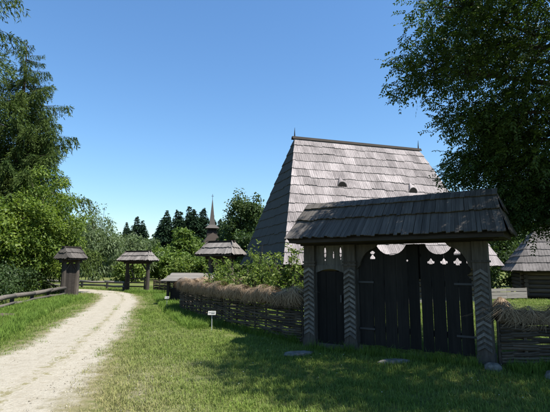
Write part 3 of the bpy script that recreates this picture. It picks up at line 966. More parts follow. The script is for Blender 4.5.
wattle_fence('woven wattle fence with straw coping running from the gate towards the track',
             [(0.58, 9.35), (-0.35, 10.5), (-1.4, 12.0), (-2.45, 13.9), (-3.15, 15.3), (-3.35, 16.3), (-2.9, 17.2), (-2.2, 17.6), (-1.2, 17.7)], 0.86, True, 3, 1900)
wattle_fence('woven wattle fence with straw coping in deep shade right of the gate',
             [(4.32 - 0.73, 7.27), (4.6, 7.32), (5.8, 7.45), (7.4, 7.7), (9.2, 8.0)], 0.74, True, 5, 1500, rad=0.115)
wattle_fence('low dark wattle fence beside the small open roofed gate at the bend',
             [(-7.3, 26.9), (-6.2, 26.3), (-5.2, 25.4), (-4.2, 24.6)], 0.75, False, 6, 0, 18)

def rail_fence(name, label, pts, heights, rad, mat, group, post_h):
    x0, y0 = pts[0]
    f = thing(name, label, 'fence', (x0, y0, 0), 0, group)
    for i, (x, y) in enumerate(pts):
        link('post', MB().tube([(x - x0, y - y0, -.05), (x - x0 + .02, y - y0, post_h)], [0.085, 0.07], 7), 'post', f)
    for h, r_ in zip(heights, rad):
        for a, b in zip(pts[:-1], pts[1:]):
            d = Vector((b[0] - a[0], b[1] - a[1], 0)).normalized(); nrm = Vector((d.y, -d.x, 0)) * 0.12
            A = Vector((a[0] - x0, a[1] - y0, h + random.uniform(-.03, .03))) + nrm - d * 0.12
            B = Vector((b[0] - x0, b[1] - y0, h + random.uniform(-.03, .03))) + nrm + d * 0.12
            Mi = (A + B) / 2 + Vector((random.uniform(-.02, .02), 0, random.uniform(-.05, .03)))
            link('rail', MB().tube([A, Mi, B], [r_ * random.uniform(.9, 1.15), r_, r_ * random.uniform(.8, 1.0)], 8), mat, f, smooth=True)
    return f
rail_fence('log_fence', 'low fence of silvery split logs along the left verge', [(-8.6, 12.2), (-9.3, 14.6), (-9.75, 16.6), (-10.1, 18.6), (-10.35, 20.4), (-10.5, 22.0)], [0.46, 0.22], [0.085, 0.055], 'grey_log', 'log fences along the track', 0.42)
rail_fence('log_fence', 'low rail fence across the far side of the bend', [(-22.0, 32.4), (-19.0, 32.0), (-16.2, 31.6), (-13.4, 31.0), (-11.2, 29.8), (-9.65, 28.5)], [0.52, 0.24], [0.075, 0.06], 'rail', 'log fences along the track', 0.56)

def loose_logs():
    for (x, y, a, L, r_, lab) in ((-8.55, 13.7, 0.25, 1.1, 0.09, 'thicker fallen log lying in the grass by the left fence'), (-8.75, 14.1, 0.05, 1.1, 0.07, 'thinner fallen log lying behind the thicker one')):
        d = Vector((math.cos(a), math.sin(a), 0)) * L / 2
        o = link('fallen_log', MB().tube([-d, Vector((0, .02, .015)), d], [r_, r_ * .95, r_ * .85], 9), 'log', smooth=True)
        o.location = (x, y, r_ * 0.6)
        tag(o, lab, 'log', 'fallen logs')
loose_logs()

def board_fence():
    f = thing('board_fence', 'low grey board fence by the corner of the low house', 'fence', (9.7, 20.6, 0), math.atan2(0.25, 1))
    for k in range(4):
        link('post', MB().box((k * 0.75, 0.05, 0.27), (0.09, 0.09, 0.56)), 'post', f)
    for z in (0.13, 0.29, 0.45):
        for k in range(2):
            link('board', MB().box((0.56 + k * 1.13, -.01, z + random.uniform(-.01, .01)), (1.12, 0.03, 0.14)), 'rail', f)
board_fence()

def blob(name, rx, ry, rz, mat, seed, flat=0.0, sub=14, rough=0.25):
    mb = MB(); n, m = sub, sub // 2 + 2
    for j in range(m + 1):
        ph = math.pi * j / m
        for i in range(n):
            a = 2 * math.pi * i / n
            d = Vector((math.sin(ph) * math.cos(a), math.sin(ph) * math.sin(a), math.cos(ph)))
            k = 1 + rough * mnoise.noise(d * 1.6 + Vector((seed, 0, 0))) + rough * .4 * mnoise.noise(d * 4 + Vector((0, seed, 0)))
            mb.v.append((d.x * rx * k, d.y * ry * k, max(-flat, d.z * rz * k)))
    for j in range(m):
        for i in range(n):
            mb.f.append((j * n + i, (j + 1) * n + i, (j + 1) * n + (i + 1) % n, j * n + (i + 1) % n))
    return link(name, mb, mat, smooth=True)

for (x, y, rx, ry, rz, lab) in ((0.42, 8.25, 0.30, 0.17, 0.04, 'flat pale stone slab in front of the small gate door'),
                               (1.98, 7.55, 0.30, 0.13, 0.045, 'flat tan stone lying before the wide gate leaves'),
                               (3.36, 7.05, 0.14, 0.12, 0.10, 'pale stone at the foot of the right gate post'),
                               (4.0, 6.55, 0.17, 0.13, 0.09, 'pale rounded stone at the right edge of the lawn')):
    o = blob('stone', rx, ry, rz, 'stone', x * 3 + y, 0.04)
    o.location = (x, y, 0.015)
    o.rotation_euler = (0, 0, random.uniform(-.4, .4))
    tag(o, lab, 'stone', 'stones by the gate')

def label_sign(label, x, y, h, w=0.19, hgt=0.10, rz=0.0):
    s = thing('label_sign', label, 'sign', (x, y, 0), rz, 'little label signs by the fence')
    link('stake', MB().tube([(0, 0, -.05), (0, 0, h)], 0.010, 6), 'metal', s)
    rot = Matrix.Rotation(R(-25), 3, 'X')
    b = link('plate', MB().box((0, -.01, h), (w, 0.012, hgt), rot), 'white', s)
    link('picture', MB().box((0.035, -.0205, h + 0.012), (w * .42, 0.004, hgt * .45), rot), 'print', b)
    link('text_line', MB().box((-0.045, -.0185, h + 0.012), (w * .30, 0.004, hgt * .09), rot), 'print', b)
label_sign('small white label sign on a thin stake before the wattle fence', -1.54, 11.0, 0.44)
label_sign('tiny white label sign near the far end of the wattle fence', -3.95, 16.4, 0.42, 0.16, 0.09)

bx = thing('wooden_box', 'pale tan wooden box behind the straw-topped fence', 'box', (-0.78, 13.4, 0), 0.3)
link('body', MB().box((0, 0, 0.48), (0.24, 0.24, 0.86)), 'tan_wood', bx)
link('lid', MB().box((0, 0, 0.93), (0.28, 0.28, 0.04)), 'tan_wood', bx)

def haycock():
    h = thing('straw_heap', 'small rounded straw heap in the sun beyond the right gate post', 'straw heap', (6.75, 13.4, 0))
    c = blob('core', 0.30, 0.30, 0.80, 'straw_core', 4.0, 0.05, 16, .1)
    h.scale = (.85, .85, .8); c.parent = h
    r = np.random.default_rng(8); n = 2600
    z = r.random(n) ** 0.8 * 0.80; a = r.random(n) * 2 * math.pi; rad = 0.32 * np.sqrt(np.clip(1 - (z / .84) ** 2, 0.02, 1))
    P = np.stack([rad * np.cos(a), rad * np.sin(a), z], 1)
    D = np.stack([np.cos(a) * .4, np.sin(a) * .4, -np.ones(n)], 1) + r.normal(0, .25, (n, 3))
    V = leaf_quads(P, D, np.stack([np.cos(a), np.sin(a), np.full(n, .3)], 1), r.uniform(.12, .3, n), 0.014)
    stuff(link('straw', quads('straw', V, r.normal(.65, .2, n)), 'straw', h))
haycock()


# ------------------------------------------------------------------ trees and shrubs
def limb_mesh(trunk_pts, trunk_r, tips, seed, sides=9, fork=(0.35, 0.9), r_tip=0.02, sag=0.1):
    """tapered trunk with limbs that leave it and reach the tips"""
    r = random.Random(seed)
    tr = MB().tube(trunk_pts, trunk_r, sides)
    lm = MB()
    T = [Vector(p) for p in trunk_pts]
    for tip in tips:
        tip = Vector(tip)
        t = r.uniform(*fork) * (len(T) - 1); i = min(int(t), len(T) - 2); f = t - i
        s = T[i].lerp(T[i + 1], f)
        if s.z > tip.z - 0.2:
            s = T[0].lerp(T[-1], min(0.9, max(0.15, (tip.z - T[0].z) / max(.1, T[-1].z - T[0].z) * 0.6)))
        rs = (trunk_r[i] * (1 - f) + trunk_r[i + 1] * f) * 0.55
        d = tip - s
        mid1 = s + d * 0.35 + Vector((r.uniform(-.12, .12), r.uniform(-.12, .12), r.uniform(.02, .14))) * d.length
        mid2 = s + d * 0.7 + Vector((r.uniform(-.06, .06), r.uniform(-.06, .06), r.uniform(.0, .1))) * d.length
        lm.tube([s, mid1, mid2, tip], [rs, rs * .62, rs * .35, r_tip], 6)
    return tr, lm

def clump_leaves(clumps, per, leaf, aspect, r, flat=0.75, up=0.5, droop=0.15):
    """leaves spread through clumps; tone differs from leaf to leaf and from clump to clump"""
    Vs, Ts = [], []
    for (c, rad) in clumps:
        n = max(8, int(per * r.uniform(.75, 1.25)))
        d = unit(r.normal(0, 1, (n, 3))) * (r.random((n, 1)) ** 0.55)
        P = np.array(c) + d * rad * np.array([1, 1, flat]) * r.uniform(.8, 1.2, (1, 3))
        D = unit(d + r.normal(0, .6, (n, 3)) + np.array([0, 0, -.25]))
        N = unit(r.normal(0, .7, (n, 3)) + np.array([0, 0, up]) + d * 0.5)
        L = leaf * r.uniform(.7, 1.3, n)
        Vs.append(leaf_quads(P, D, N, L, L * aspect, droop))
        Ts.append(np.clip(r.normal(0.5, .22, n) + r.normal(0, .14), 0, 1))
    return np.concatenate(Vs), np.concatenate(Ts)

def crown_clumps(r, center, radii, n, cr, inner=0.35, squash_low=True):
    out = []
    ph = r.uniform(0, 6.28, 4)
    while len(out) < n:
        d = unit(r.normal(0, 1, 3)); k = (inner + (1 - inner) * r.random() ** 0.6)
        az = math.atan2(d[1], d[0])
        lob = 1 + 0.16 * math.sin(3 * az + ph[0]) + 0.14 * math.sin(5 * az + ph[1] + 3 * d[2]) + 0.12 * math.sin(7 * d[2] + ph[2])
        p = np.array(center) + d * np.array(radii) * k * lob
        out.append((p, cr * r.uniform(.7, 1.25)))
    return out

def broadleaf(name, label, cat, loc, height, radius, lo, mat, seed, n=60, per=70, leaf=0.16, aspect=0.6, cr=None, group=None, trunk_r=None, limbs=14, inner=.35, flat=.75, droop=.15):
    r = np.random.default_rng(seed)
    t = thing(name, label, cat, loc, 0, group)
    rz_ = (height - lo) / 2
    cl = crown_clumps(r, (0, 0, lo + rz_), (radius * .85, radius * .85, rz_ * .85), n, cr or radius * .30, inner)
    tr = trunk_r or 0.025 * height
    top = lo + rz_ * 1.5
    tk, lm = limb_mesh([(0, 0, -.1), (r.normal(0, .05), r.normal(0, .05), top * .35), (r.normal(0, .1), r.normal(0, .1), top * .7), (r.normal(0, .15), r.normal(0, .15), top)],
                       [tr * 1.25, tr, tr * .65, tr * .2], [c[0] for c in cl[:limbs]], seed, r_tip=max(.006, tr * .07))
    trunk = link('trunk', tk, 'bark', t, smooth=True)
    link('limbs', lm, 'bark', t, smooth=True)
    V, T = clump_leaves(cl, per, leaf, aspect, r, flat, .5, droop)
    link('crown', quads('crown', V, T), mat, t)
    return t

def spruce_mesh(r, height, rad, lo, whorl=0.42, perw=6, tw_step=0.16, tw_len=0.34, needles=9, n_len=0.10, n_w=0.018, shape=0.85, gap=0.0, hang=1.0, spread=(.68, 1.15)):
    Vs, Ts = [], []
    limbs = MB()
    z = lo
    while z < height - 0.12:
        f = (height - z) / (height - lo)
        nb = perw if f > .15 else 4
        for b in range(nb):
            if r.random() < gap:
                continue
            az = 2 * math.pi * (b + r.random() * .9) / nb
            L = rad * f ** shape * r.uniform(*spread) + 0.06
            zz = z + r.uniform(-.18, .18) * whorl * 2
            a, bq = (0.30 - 0.42 * f), 0.16 * f + .02
            ns = max(3, int(L / tw_step))
            s = np.linspace(0.12, 1, ns) * L
            hz = zz + a * s - bq * s * s / max(L, .5) * 1.5 + 0.11 * L * np.clip(s / L - .7, 0, 1) * 2.2
            ca, sa = math.cos(az), math.sin(az)
            spine = np.stack([ca * s, sa * s, hz], 1)
            limbs.tube([(0, 0, zz)] + [tuple(spine[i]) for i in (ns // 2, max(1, int(ns * .84)) - 0 if int(ns * .84) > ns // 2 else ns - 1)], [0.012 + .012 * L, .008 + .006 * L, .004], 4, False)
            tng = np.array([ca, sa, 0.0]); lat = np.array([-sa, ca, 0.0])
            tone_b = r.normal(0, .12)
            for i in range(ns):
                for sd in (-1, 1):
                    tl = tw_len * (0.55 + 0.9 * math.sin(min(1, 1.2 * (1 - s[i] / L) + .25) * 1.5)) * r.uniform(.6, 1.2) * (0.16 + .84 * min(1.0, 1.7 * f))
                    d = unit(tng * r.uniform(.4, .9) + lat * sd * r.uniform(.3, .9) + np.array([0, 0, -r.uniform(.25, .9) * hang]))
                    u = np.linspace(0.05, 1, needles)[:, None]
                    pts = spine[i] + d * tl * u + np.array([0, 0, -1]) * (u ** 2) * tl * .35
                    nd = unit(d * .9 + r.normal(0, .55, (needles, 3)) + np.array([0, 0, -.25]))
                    nn = unit(r.normal(0, 1, (needles, 3)) + np.array([0, 0, .8]))
                    Vs.append(leaf_quads(pts, nd, nn, n_len * (.35 + .65 * min(1, 2.2 * f)) * r.uniform(.8, 1.5, needles), n_w * (.5 + .5 * min(1, 2.2 * f)) * r.uniform(.8, 1.5, needles)))
                    Ts.append(np.clip(r.normal(.35, .15, needles) + tone_b + 0.35 * u[:, 0] * (s[i] / L), 0, 1))
        z += whorl * (0.62 + .5 * f) * r.uniform(.85, 1.15)
    return quads('crown', np.concatenate(Vs), np.concatenate(Ts)), limbs

def spruce(label, loc, height, rad, lo, seed, group, **kw):
    r = np.random.default_rng(seed)
    t = thing('spruce_tree', label, 'tree', loc, 0, group)
    me, lm = spruce_mesh(r, height, rad, lo, **kw)
    tr = 0.016 * height
    link('trunk', MB().tube([(0, 0, -.1), (0.02, 0, height * .4), (0, 0, height * .75), (0, 0, height)], [tr * 1.2, tr, tr * .5, .012], 9), 'bark', t, smooth=True)
    link('limbs', lm, 'bark', t)
    link('crown', me, 'lf_spruce', t)
    return t

spruce('tall spruce with drooping branches rising behind the maple on the left', (-15.3, 25.6, 0), 15.2, 4.2, 1.2, 31, 'near spruces on the left', perw=10, whorl=.62, needles=17, n_len=.21, n_w=.044, tw_step=.10, tw_len=.78, gap=.24, shape=.60, hang=1.8, spread=(.42, 1.28))
spruce('taller spruce at the left edge with only branch tips in view', (-11.2, 13.2, 0), 15.0, 3.3, 7.9, 32, 'near spruces on the left', perw=8, whorl=.6, needles=16, n_len=.14, n_w=.027, tw_step=.08, tw_len=.50, gap=.15, shape=.65, hang=1.7)
broadleaf('maple_tree', 'leafy light green maple behind the dark narrow roofed gate', 'tree', (-12.55, 23.4, 0), 6.9, 2.35, 0.5, 'lf_maple', 41, n=220, per=150, leaf=0.115, aspect=.7, cr=.52, limbs=30, inner=.3)
broadleaf('maple_tree', 'leafy green tree at the left edge behind the log fence', 'tree', (-14.0, 21.0, 0), 5.6, 2.4, 0.4, 'lf_maple', 42, n=150, per=95, leaf=0.15, aspect=.7, cr=.58, limbs=20)
broadleaf('underbrush', 'shaded leafy undergrowth behind the left log fence', 'shrub', (-11.9, 18.6, 0), 1.7, 1.5, 0.1, 'lf_deep', 43, n=60, per=70, leaf=0.12, aspect=.6, cr=.4, limbs=18, trunk_r=.03)
broadleaf('underbrush', 'leafy undergrowth under the maple by the fence end', 'shrub', (-12.6, 21.6, 0), 1.7, 1.2, 0.1, 'lf_deep', 44, n=45, per=70, leaf=0.12, aspect=.6, cr=.35, limbs=14, trunk_r=.03)

# middle distance
for (lab, x, y, h, rad, lo, mat, sd, n, per, leaf, asp) in (
    ('pale grey-green willow beyond the bend', -17.2, 42, 6.2, 2.9, 0.4, 'lf_willow', 51, 120, 85, .30, .28),
    ('wide pale willow behind the left roofed gate', -21.0, 45, 6.9, 3.2, 0.4, 'lf_willow', 52, 110, 85, .32, .28),
    ('lower willow left of the small open roofed gate', -14.3, 46, 4.9, 2.2, 0.3, 'lf_willow', 53, 80, 80, .28, .3),
    ('sunlit round tree below the dark spruces', -11.4, 56, 6.4, 2.3, 0.3, 'lf_mid', 54, 100, 75, .30, .7),
    ('bright green bushy tree right of the small open gate', -13.0, 50, 3.9, 2.2, 0.1, 'lf_mid', 55, 80, 75, .26, .7),
    ('bushy tree right of the church', -5.3, 53, 4.3, 2.0, 0.2, 'lf_mid', 56, 80, 75, .28, .7),
    ('low bright bush beside the far wattle fence', -7.9, 41, 2.7, 1.9, 0.05, 'lf_bush', 57, 70, 70, .22, .7),
    ('low green bush beyond the low plank shelter', -5.4, 40, 3.2, 1.9, 0.05, 'lf_mid', 58, 70, 70, .22, .7),
    ('bright round bush left of the low plank shelter', -10.2, 46, 3.4, 2.0, 0.05, 'lf_mid', 71, 80, 75, .24, .7),
    ('leafy tree between the willows and the skyline spruces', -16.2, 56, 5.0, 2.4, 0.1, 'lf_tall', 72, 90, 75, .28, .7),
    ('leafy tree at the foot of the skyline spruces', -12.9, 64, 6.0, 2.6, 0.1, 'lf_tall', 73, 90, 75, .30, .7),
    ('low wide bush behind the small open gate', -13.2, 41, 2.1, 1.7, 0.05, 'lf_bush', 59, 55, 60, .22, .7),
    ('dark leafy tree between church and house', -6.4, 68, 9.6, 2.8, 0.6, 'lf_deep', 60, 100, 70, .34, .7),
    ('tall leafy tree rising left of the steep roof', -4.4, 64, 12.9, 3.2, 0.8, 'lf_tall', 61, 190, 80, .32, .7),
    ('leafy tree close behind the steep roof edge', -2.2, 50, 6.6, 2.4, 0.3, 'lf_deep', 62, 90, 70, .28, .7),
    ('dense green tree behind the gap right of the gate', 13.2, 27.5, 4.6, 1.9, 0.1, 'lf_deep', 63, 100, 80, .16, .65),
    ('green tree behind the low shingled house', 17.5, 33.0, 6.5, 2.8, 0.4, 'lf_mid', 64, 90, 80, .22, .65)):
    broadleaf('broadleaf_tree', lab, 'tree', (x, y, 0), h, rad, lo, mat, sd, n=n, per=per, leaf=leaf, aspect=asp, cr=rad * .27, group='trees and bushes in the middle distance', droop=.5 if 'willow' in lab else .15)

# thin nearly bare tree behind the willows
def bare_tree():
    t = thing('bare_tree', 'thin almost bare tree poking above the pale willows', 'tree', (-19.6, 47, 0))
    r = np.random.default_rng(70)
    cl = crown_clumps(r, (0, 0, 6.0), (1.8, 1.8, 2.6), 46, .4, .4)
    tk, lm = limb_mesh([(0, 0, -.1), (0, .05, 2.5), (.1, 0, 5.0), (.05, 0, 7.6)], [.14, .11, .07, .02], [c[0] for c in cl], 70, r_tip=.012)
    link('trunk', tk, 'bark', t); link('limbs', lm, 'bark', t)
    V, T = clump_leaves(cl, 16, .24, .4, r)
    link('crown', quads('crown', V, T), 'lf_willow', t)
bare_tree()

# dark spruces on the skyline: four crowns, each tree its own copy
far_crowns = []
for k in range(4):
    r = np.random.default_rng(80 + k)
    me, lm = spruce_mesh(r, 12.0, 2.5, 0.5, whorl=.55, perw=9, tw_step=.28, tw_len=.75, needles=4, n_len=.46, n_w=.20, shape=.95, gap=.08)
    me.materials.append(M['lf_far'])
    far_crowns.append(me)
far_trunk = MB().tube([(0, 0, -.1), (0, 0, 6), (0, 0, 11.8)], [.22, .15, .02], 7).mesh('far_trunk')
far_trunk.materials.append(M['bark'])
SP = [(-27.0, 80, 9.2, 'leftmost dark spruce of the small clump above the willows'),
      (-25.5, 81, 10.2, 'tallest dark spruce of the small clump above the willows'),
      (-24.1, 80, 9.5, 'rightmost dark spruce of the small clump above the willows'),
      (-23.8, 92, 10.8, 'first low spruce at the left end of the dark skyline wood'),
      (-22.3, 90, 12.6, 'second spruce from the left in the dark skyline wood'),
      (-20.8, 93, 12.9, 'third spruce from the left in the dark skyline wood'),
      (-19.4, 90, 12.3, 'fourth spruce from the left in the dark skyline wood'),
      (-18.0, 92, 13.6, 'tallest spruce in the middle of the dark skyline wood'),
      (-16.6, 90, 12.8, 'second spruce left of the church spire'),
      (-15.0, 92, 13.1, 'dark spruce just left of the church spire'),
      (-13.6, 96, 12.2, 'spruce directly behind the church spire'),
      (-11.6, 90, 9.6, 'low spruce just right of the church spire'),
      (-10.2, 88, 10.2, 'second spruce right of the church spire'),
      (-21.5, 99, 12.2, 'spruce standing behind the second and third of the dark skyline wood'),
      (-18.9, 99, 12.6, 'spruce filling the gap behind the tallest of the dark skyline wood'),
      (-16.9, 100, 13.4, 'pointed spruce behind the second one left of the spire'),
      (-25.3, 96, 9.6, 'small spruce at the far left foot of the dark skyline wood'),
      (-12.4, 99, 11.6, 'low spruce peeping out right behind the church spire'),
      (-8.7, 88, 11.0, 'spruce close left of the tall leafy tree')]
for i, (x, y, hgt, lab) in enumerate(SP):
    t = thing('spruce_tree', lab, 'tree', (x, y, 0), (i * 2.39996) % 6.283, 'dark spruces on the skyline')
    s = hgt / 12.0
    kx = 1.1 + 0.4 * ((i * 0.618) % 1)
    S = Matrix.Diagonal((s * kx, s * kx, s * 1.03, 1))
    link('trunk', far_trunk, None, t, S)
    link('crown', far_crowns[i % 4], None, t, S)

# far wood closing the horizon
def far_wood():
    r = np.random.default_rng(90)
    cl = []
    for i in range(560):
        x = r.uniform(-95, 85); y = r.uniform(102, 126)
        top = 6.8 + 1.6 * math.sin(x * .13) + 1.2 * math.sin(x * .41 + 1) + r.uniform(-1, 1)
        cl += [((x, y, r.uniform(.3, 1) * top), r.uniform(1.3, 2.3)) for _ in range(2)]
    for i in range(150):
        x = r.uniform(-95, -22); y = r.uniform(58, 70)
        top = 4.2 + 1.2 * math.sin(x * .3) + r.uniform(-.6, .6)
        cl += [((x, y, r.uniform(.2, 1) * top), r.uniform(.9, 1.6)) for _ in range(2)]
    V, T = clump_leaves(cl, 60, .9, .6, r, .9)
    o = stuff(link('far_wood', quads('far_wood', V, T), 'lf_deep'))
    tag(o, 'far-off leafy wood closing the horizon behind the village', 'wood')
far_wood()

# shrubs in the yard behind the fence
def shrub(label, x, y, h, rad, seed, shoots=26, mat='lf_bush', leaf=.085):
    """many-stemmed bush: arching shoots of uneven height with leaves set along them"""
    r = np.random.default_rng(seed)
    t = thing('yard_shrub', label, 'shrub', (x, y, 0), 0, 'shrubs in the yard')
    st = MB(); Vs, Ts = [], []
    for k in range(shoots):
        a = r.uniform(0, 6.283); reach = rad * r.uniform(.15, 1.1); hh = h * r.uniform(.45, 1.08) * (1 - .25 * reach / rad)
        b = np.array([.12 * math.cos(a * 1.7), .12 * math.sin(a * 1.7), 0]); e = np.array([reach * math.cos(a), reach * math.sin(a), hh])
        m1 = b * .6 + e * .4 + np.array([-.1 * math.cos(a) * reach, -.1 * math.sin(a) * reach, .12 * hh])
        u = np.linspace(0, 1, 7)[:, None]
        C = (1 - u) ** 2 * b + 2 * u * (1 - u) * m1 + u * u * e
        st.tube([tuple(c) for c in C], [.014 - .0016 * i for i in range(7)], 4, False)
        tone = r.normal(0, .13)
        for j in range(int(9 + 7 * r.random())):
            w = r.uniform(.28, 1); c = (1 - w) ** 2 * b + 2 * w * (1 - w) * m1 + w * w * e
            d = unit(r.normal(0, 1, 3) + np.array([0, 0, .3])); L = r.uniform(.10, .34)
            st.tube([tuple(c), tuple(c + d * L)], [.005, .002], 3, False)
            n = int(r.integers(9, 17))
            P = c + d * L * r.uniform(.15, 1.05, (n, 1)) + r.normal(0, .025, (n, 3))
            D = unit(d + r.normal(0, .8, (n, 3))); N = unit(r.normal(0, .6, (n, 3)) + np.array([0, 0, .8]))
            ll = leaf * r.uniform(.6, 1.35, n)
            Vs.append(leaf_quads(P, D, N, ll, ll * .52, .2)); Ts.append(np.clip(r.normal(.5, .22, n) + tone, 0, 1))
    link('stems', st, 'bark', t)
    link('foliage', quads('foliage', np.concatenate(Vs), np.concatenate(Ts)), mat, t)
    return t
shrub('light green shrub left behind the straw-topped fence', -1.75, 14.6, 1.95, .95, 101, 26)
shrub('tallest light green shrub behind the straw-topped fence', -0.65, 13.4, 2.35, 1.0, 102, 34)
shrub('light green shrub next to the carved left gate post', 0.45, 12.4, 2.25, .85, 103, 28)
shrub('low shrub between the house corner and the fence', -0.45, 15.9, 2.5, .75, 104, 16, 'lf_mid')

# ------------------------------------------------------------------ the big tree that shades the gate
def shade_tree():
    t = thing('locust_tree', 'large dark leafy tree overhanging the gate from the right', 'tree', (7.6, 6.9, 0))
    O = np.array([7.6, 6.9, 0])
    r = np.random.default_rng(5)
    # lobes of the crown: centre, radii, sprig count
    lobes = [((5.6, 6.4, 6.6), (2.4, 2.6, 1.9), 800), ((3.9, 7.1, 5.35), (1.15, 1.3, .85), 250), ((2.75, 7.2, 4.95), (.75, .8, .42), 130),
             ((3.3, 6.9, 5.9), (.95, 1.2, .7), 230), ((3.6, 7.3, 4.2), (.75, .9, .38), 150), ((4.6, 7.2, 4.4), (1.0, 1.0, .8), 250),
             ((4.45, 7.6, 3.45), (.72, .8, .42), 150), ((5.3, 7.7, 3.6), (.9, .9, .9), 220), ((4.75, 7.9, 2.95), (.62, .6, .45), 190), ((3.8, 8.2, 3.4), (.62, .6, .36), 130), ((4.5, 7.9, 2.5), (.55, .6, .22), 130), ((4.3, 7.7, 2.85), (.45, .5, .28), 100), ((4.25, 8.0, 4.0), (.6, .6, .4), 130), ((5.3, 7.4, 2.5), (.62, .6, .30), 120),
             ((5.9, 7.4, 2.9), (.8, .8, .6), 160), ((6.4, 7.6, 4.6), (1.2, 1.3, 1.3), 250), ((4.0, 7.6, 3.75), (.6, .7, .28), 80),
             ((4.3, 4.6, 5.9), (1.7, 1.5, 1.2), 420), ((6.6, 4.4, 5.6), (1.9, 1.6, 1.6), 400), ((8.6, 6.9, 6.8), (2.4, 2.6, 2.0), 380), ((6.8, 8.9, 6.3), (2.2, 1.5, 1.7), 340),
             ((3.0, 5.3, 6.1), (1.0, 1.0, .6), 150), ((4.4, 8.7, 5.9), (1.0, .9, .8), 150), ((8.0, 6.6, 4.2), (1.3, 1.3, 1.2), 260),
             ((6.4, 3.1, 6.0), (1.9, 1.5, 1.3), 420), ((7.6, 5.5, 5.4), (1.6, 1.4, 1.2), 420), ((6.4, 5.8, 4.7), (1.2, 1.0, .8), 260), ((8.6, 4.6, 6.0), (1.8, 1.6, 1.4), 320),  # out-of-view lobes here and on the next line, added to deepen the shade
             ((5.2, 3.5, 6.4), (1.5, 1.2, .9), 340), ((7.5, 2.3, 6.2), (1.7, 1.4, 1.1), 360)]
    C = []
    for c, ra, n in lobes:
        n = int(n * (.85 if n > 200 else .92))
        d = unit(r.normal(0, 1, (n, 3))) * (r.random((n, 1)) ** .45)
        C.append(np.array(c) + d * np.array(ra))
    C = np.concatenate(C) - O
    # a sprig: compound leaves of paired oval leaflets along a few stalks
    Vs, Ts = [], []
    for p in C:
        out = unit(p - np.array([0, 0, 4.5])) * 0.6
        base = r.normal(0, .15)
        for k in range(int(r.integers(3, 6))):
            d = unit(out + r.normal(0, .6, 3) + np.array([-.1, 0, -.15]))
            L = r.uniform(.16, .30); m = int(r.integers(5, 8))
            u = np.repeat(np.linspace(.2, 1, m), 2)[:, None]
            sd = np.tile([-1, 1], m)[:, None]
            side = unit(np.cross(d, unit(r.normal(0, .5, 3) + np.array([0, 0, 1]))))
            q = p + r.normal(0, .10, 3)
            P = q + d * L * u + np.array([0, 0, -.25]) * L * u * u
            D = unit(side * sd + d * .55 + r.normal(0, .2, (2 * m, 3)))
            N = unit(np.cross(d, side) * 1.0 + r.normal(0, .35, (2 * m, 3)))
            ll = r.uniform(.046, .074, 2 * m)
            Vs.append(leaf_quads(P, D, N, ll, ll * .46, .2))
            Ts.append(np.clip(r.normal(.45, .2, 2 * m) + base, 0, 1))
    link('crown', quads('crown', np.concatenate(Vs), np.concatenate(Ts)), 'lf_locust', t)
    tr = [(0, 0, -.1), (-.05, -.05, 1.6), (-.25, -.1, 3.3), (-.5, -.1, 5.2), (-.4, -.1, 7.6)]
    rad = [.34, .27, .22, .15, .04]
    link('trunk', MB().tube(tr, rad, 12), 'bark', t, smooth=True)
    # limbs to the lobes, then twigs to a share of the sprigs
    rr = random.Random(9)
    lm = MB(); starts = []
    for (c, ra, n) in lobes:
        tip = Vector(np.array(c) - O)
        s = Vector(tr[2]).lerp(Vector(tr[3]), rr.random()) if tip.z > 4.5 else Vector(tr[1]).lerp(Vector(tr[2]), rr.uniform(.5, 1))
        d = tip - s
        a = s + d * .35 + Vector((rr.uniform(-.1, .1), rr.uniform(-.1, .1), .12)) * d.length
        b = s + d * .72 + Vector((rr.uniform(-.06, .06), rr.uniform(-.06, .06), .06)) * d.length
        lm.tube([s, a, b, tip], [.09, .06, .036, .014], 7)
        starts += [(a, .02), (b, .015), (tip, .011), (a.lerp(b, .5), .018), (b.lerp(tip, .5), .013)]
    for i in range(0, len(C), 3):
        p = Vector(C[i])
        s, w = min(starts, key=lambda q: (q[0] - p).length)
        if (s - p).length < 1.6:
            mid = s.lerp(p, .55) + Vector((rr.uniform(-.06, .06), rr.uniform(-.06, .06), rr.uniform(0, .08)))
            lm.tube([s, mid, p], [w * .7, .006, .003], 4, False)
    link('limbs', lm, 'bark', t)
shade_tree()


# ------------------------------------------------------------------ grass
def tuft_mesh(name, n, rad, hmin, hmax, w, seed, mat, bend=.5):
    r = np.random.default_rng(seed)
    a = r.random(n) * 6.283; q = np.sqrt(r.random(n)) * rad
    P = np.stack([q * np.cos(a), q * np.sin(a), np.full(n, -.01)], 1)
    az = r.random(n) * 6.283; hh = r.uniform(hmin, hmax, n)
    dirv = np.stack([np.cos(az), np.sin(az), np.zeros(n)], 1)
    sv = np.stack([-np.sin(az), np.cos(az), np.zeros(n)], 1) * (w * r.uniform(.7, 1.3, n))[:, None] * .5
    b = bend * r.uniform(.2, 1.2, n)[:, None]
    up = np.array([0, 0, 1.0])
    m = P + up * (hh * .55)[:, None] + dirv * (hh[:, None] * b * .25)
    tp = P + up * (hh * .95)[:, None] * (1 - .25 * b) + dirv * (hh[:, None] * b * .85)
    V = np.concatenate([np.stack([P - sv, P + sv, m + sv * .8, m - sv * .8], 1), np.stack([m - sv * .8, m + sv * .8, tp + sv * .1, tp - sv * .1], 1)])
    tone = r.random(n)
    me = quads(name, V, np.concatenate([tone, tone]))
    me.materials.append(M[mat])
    return bpy.data.objects.new(name, me)

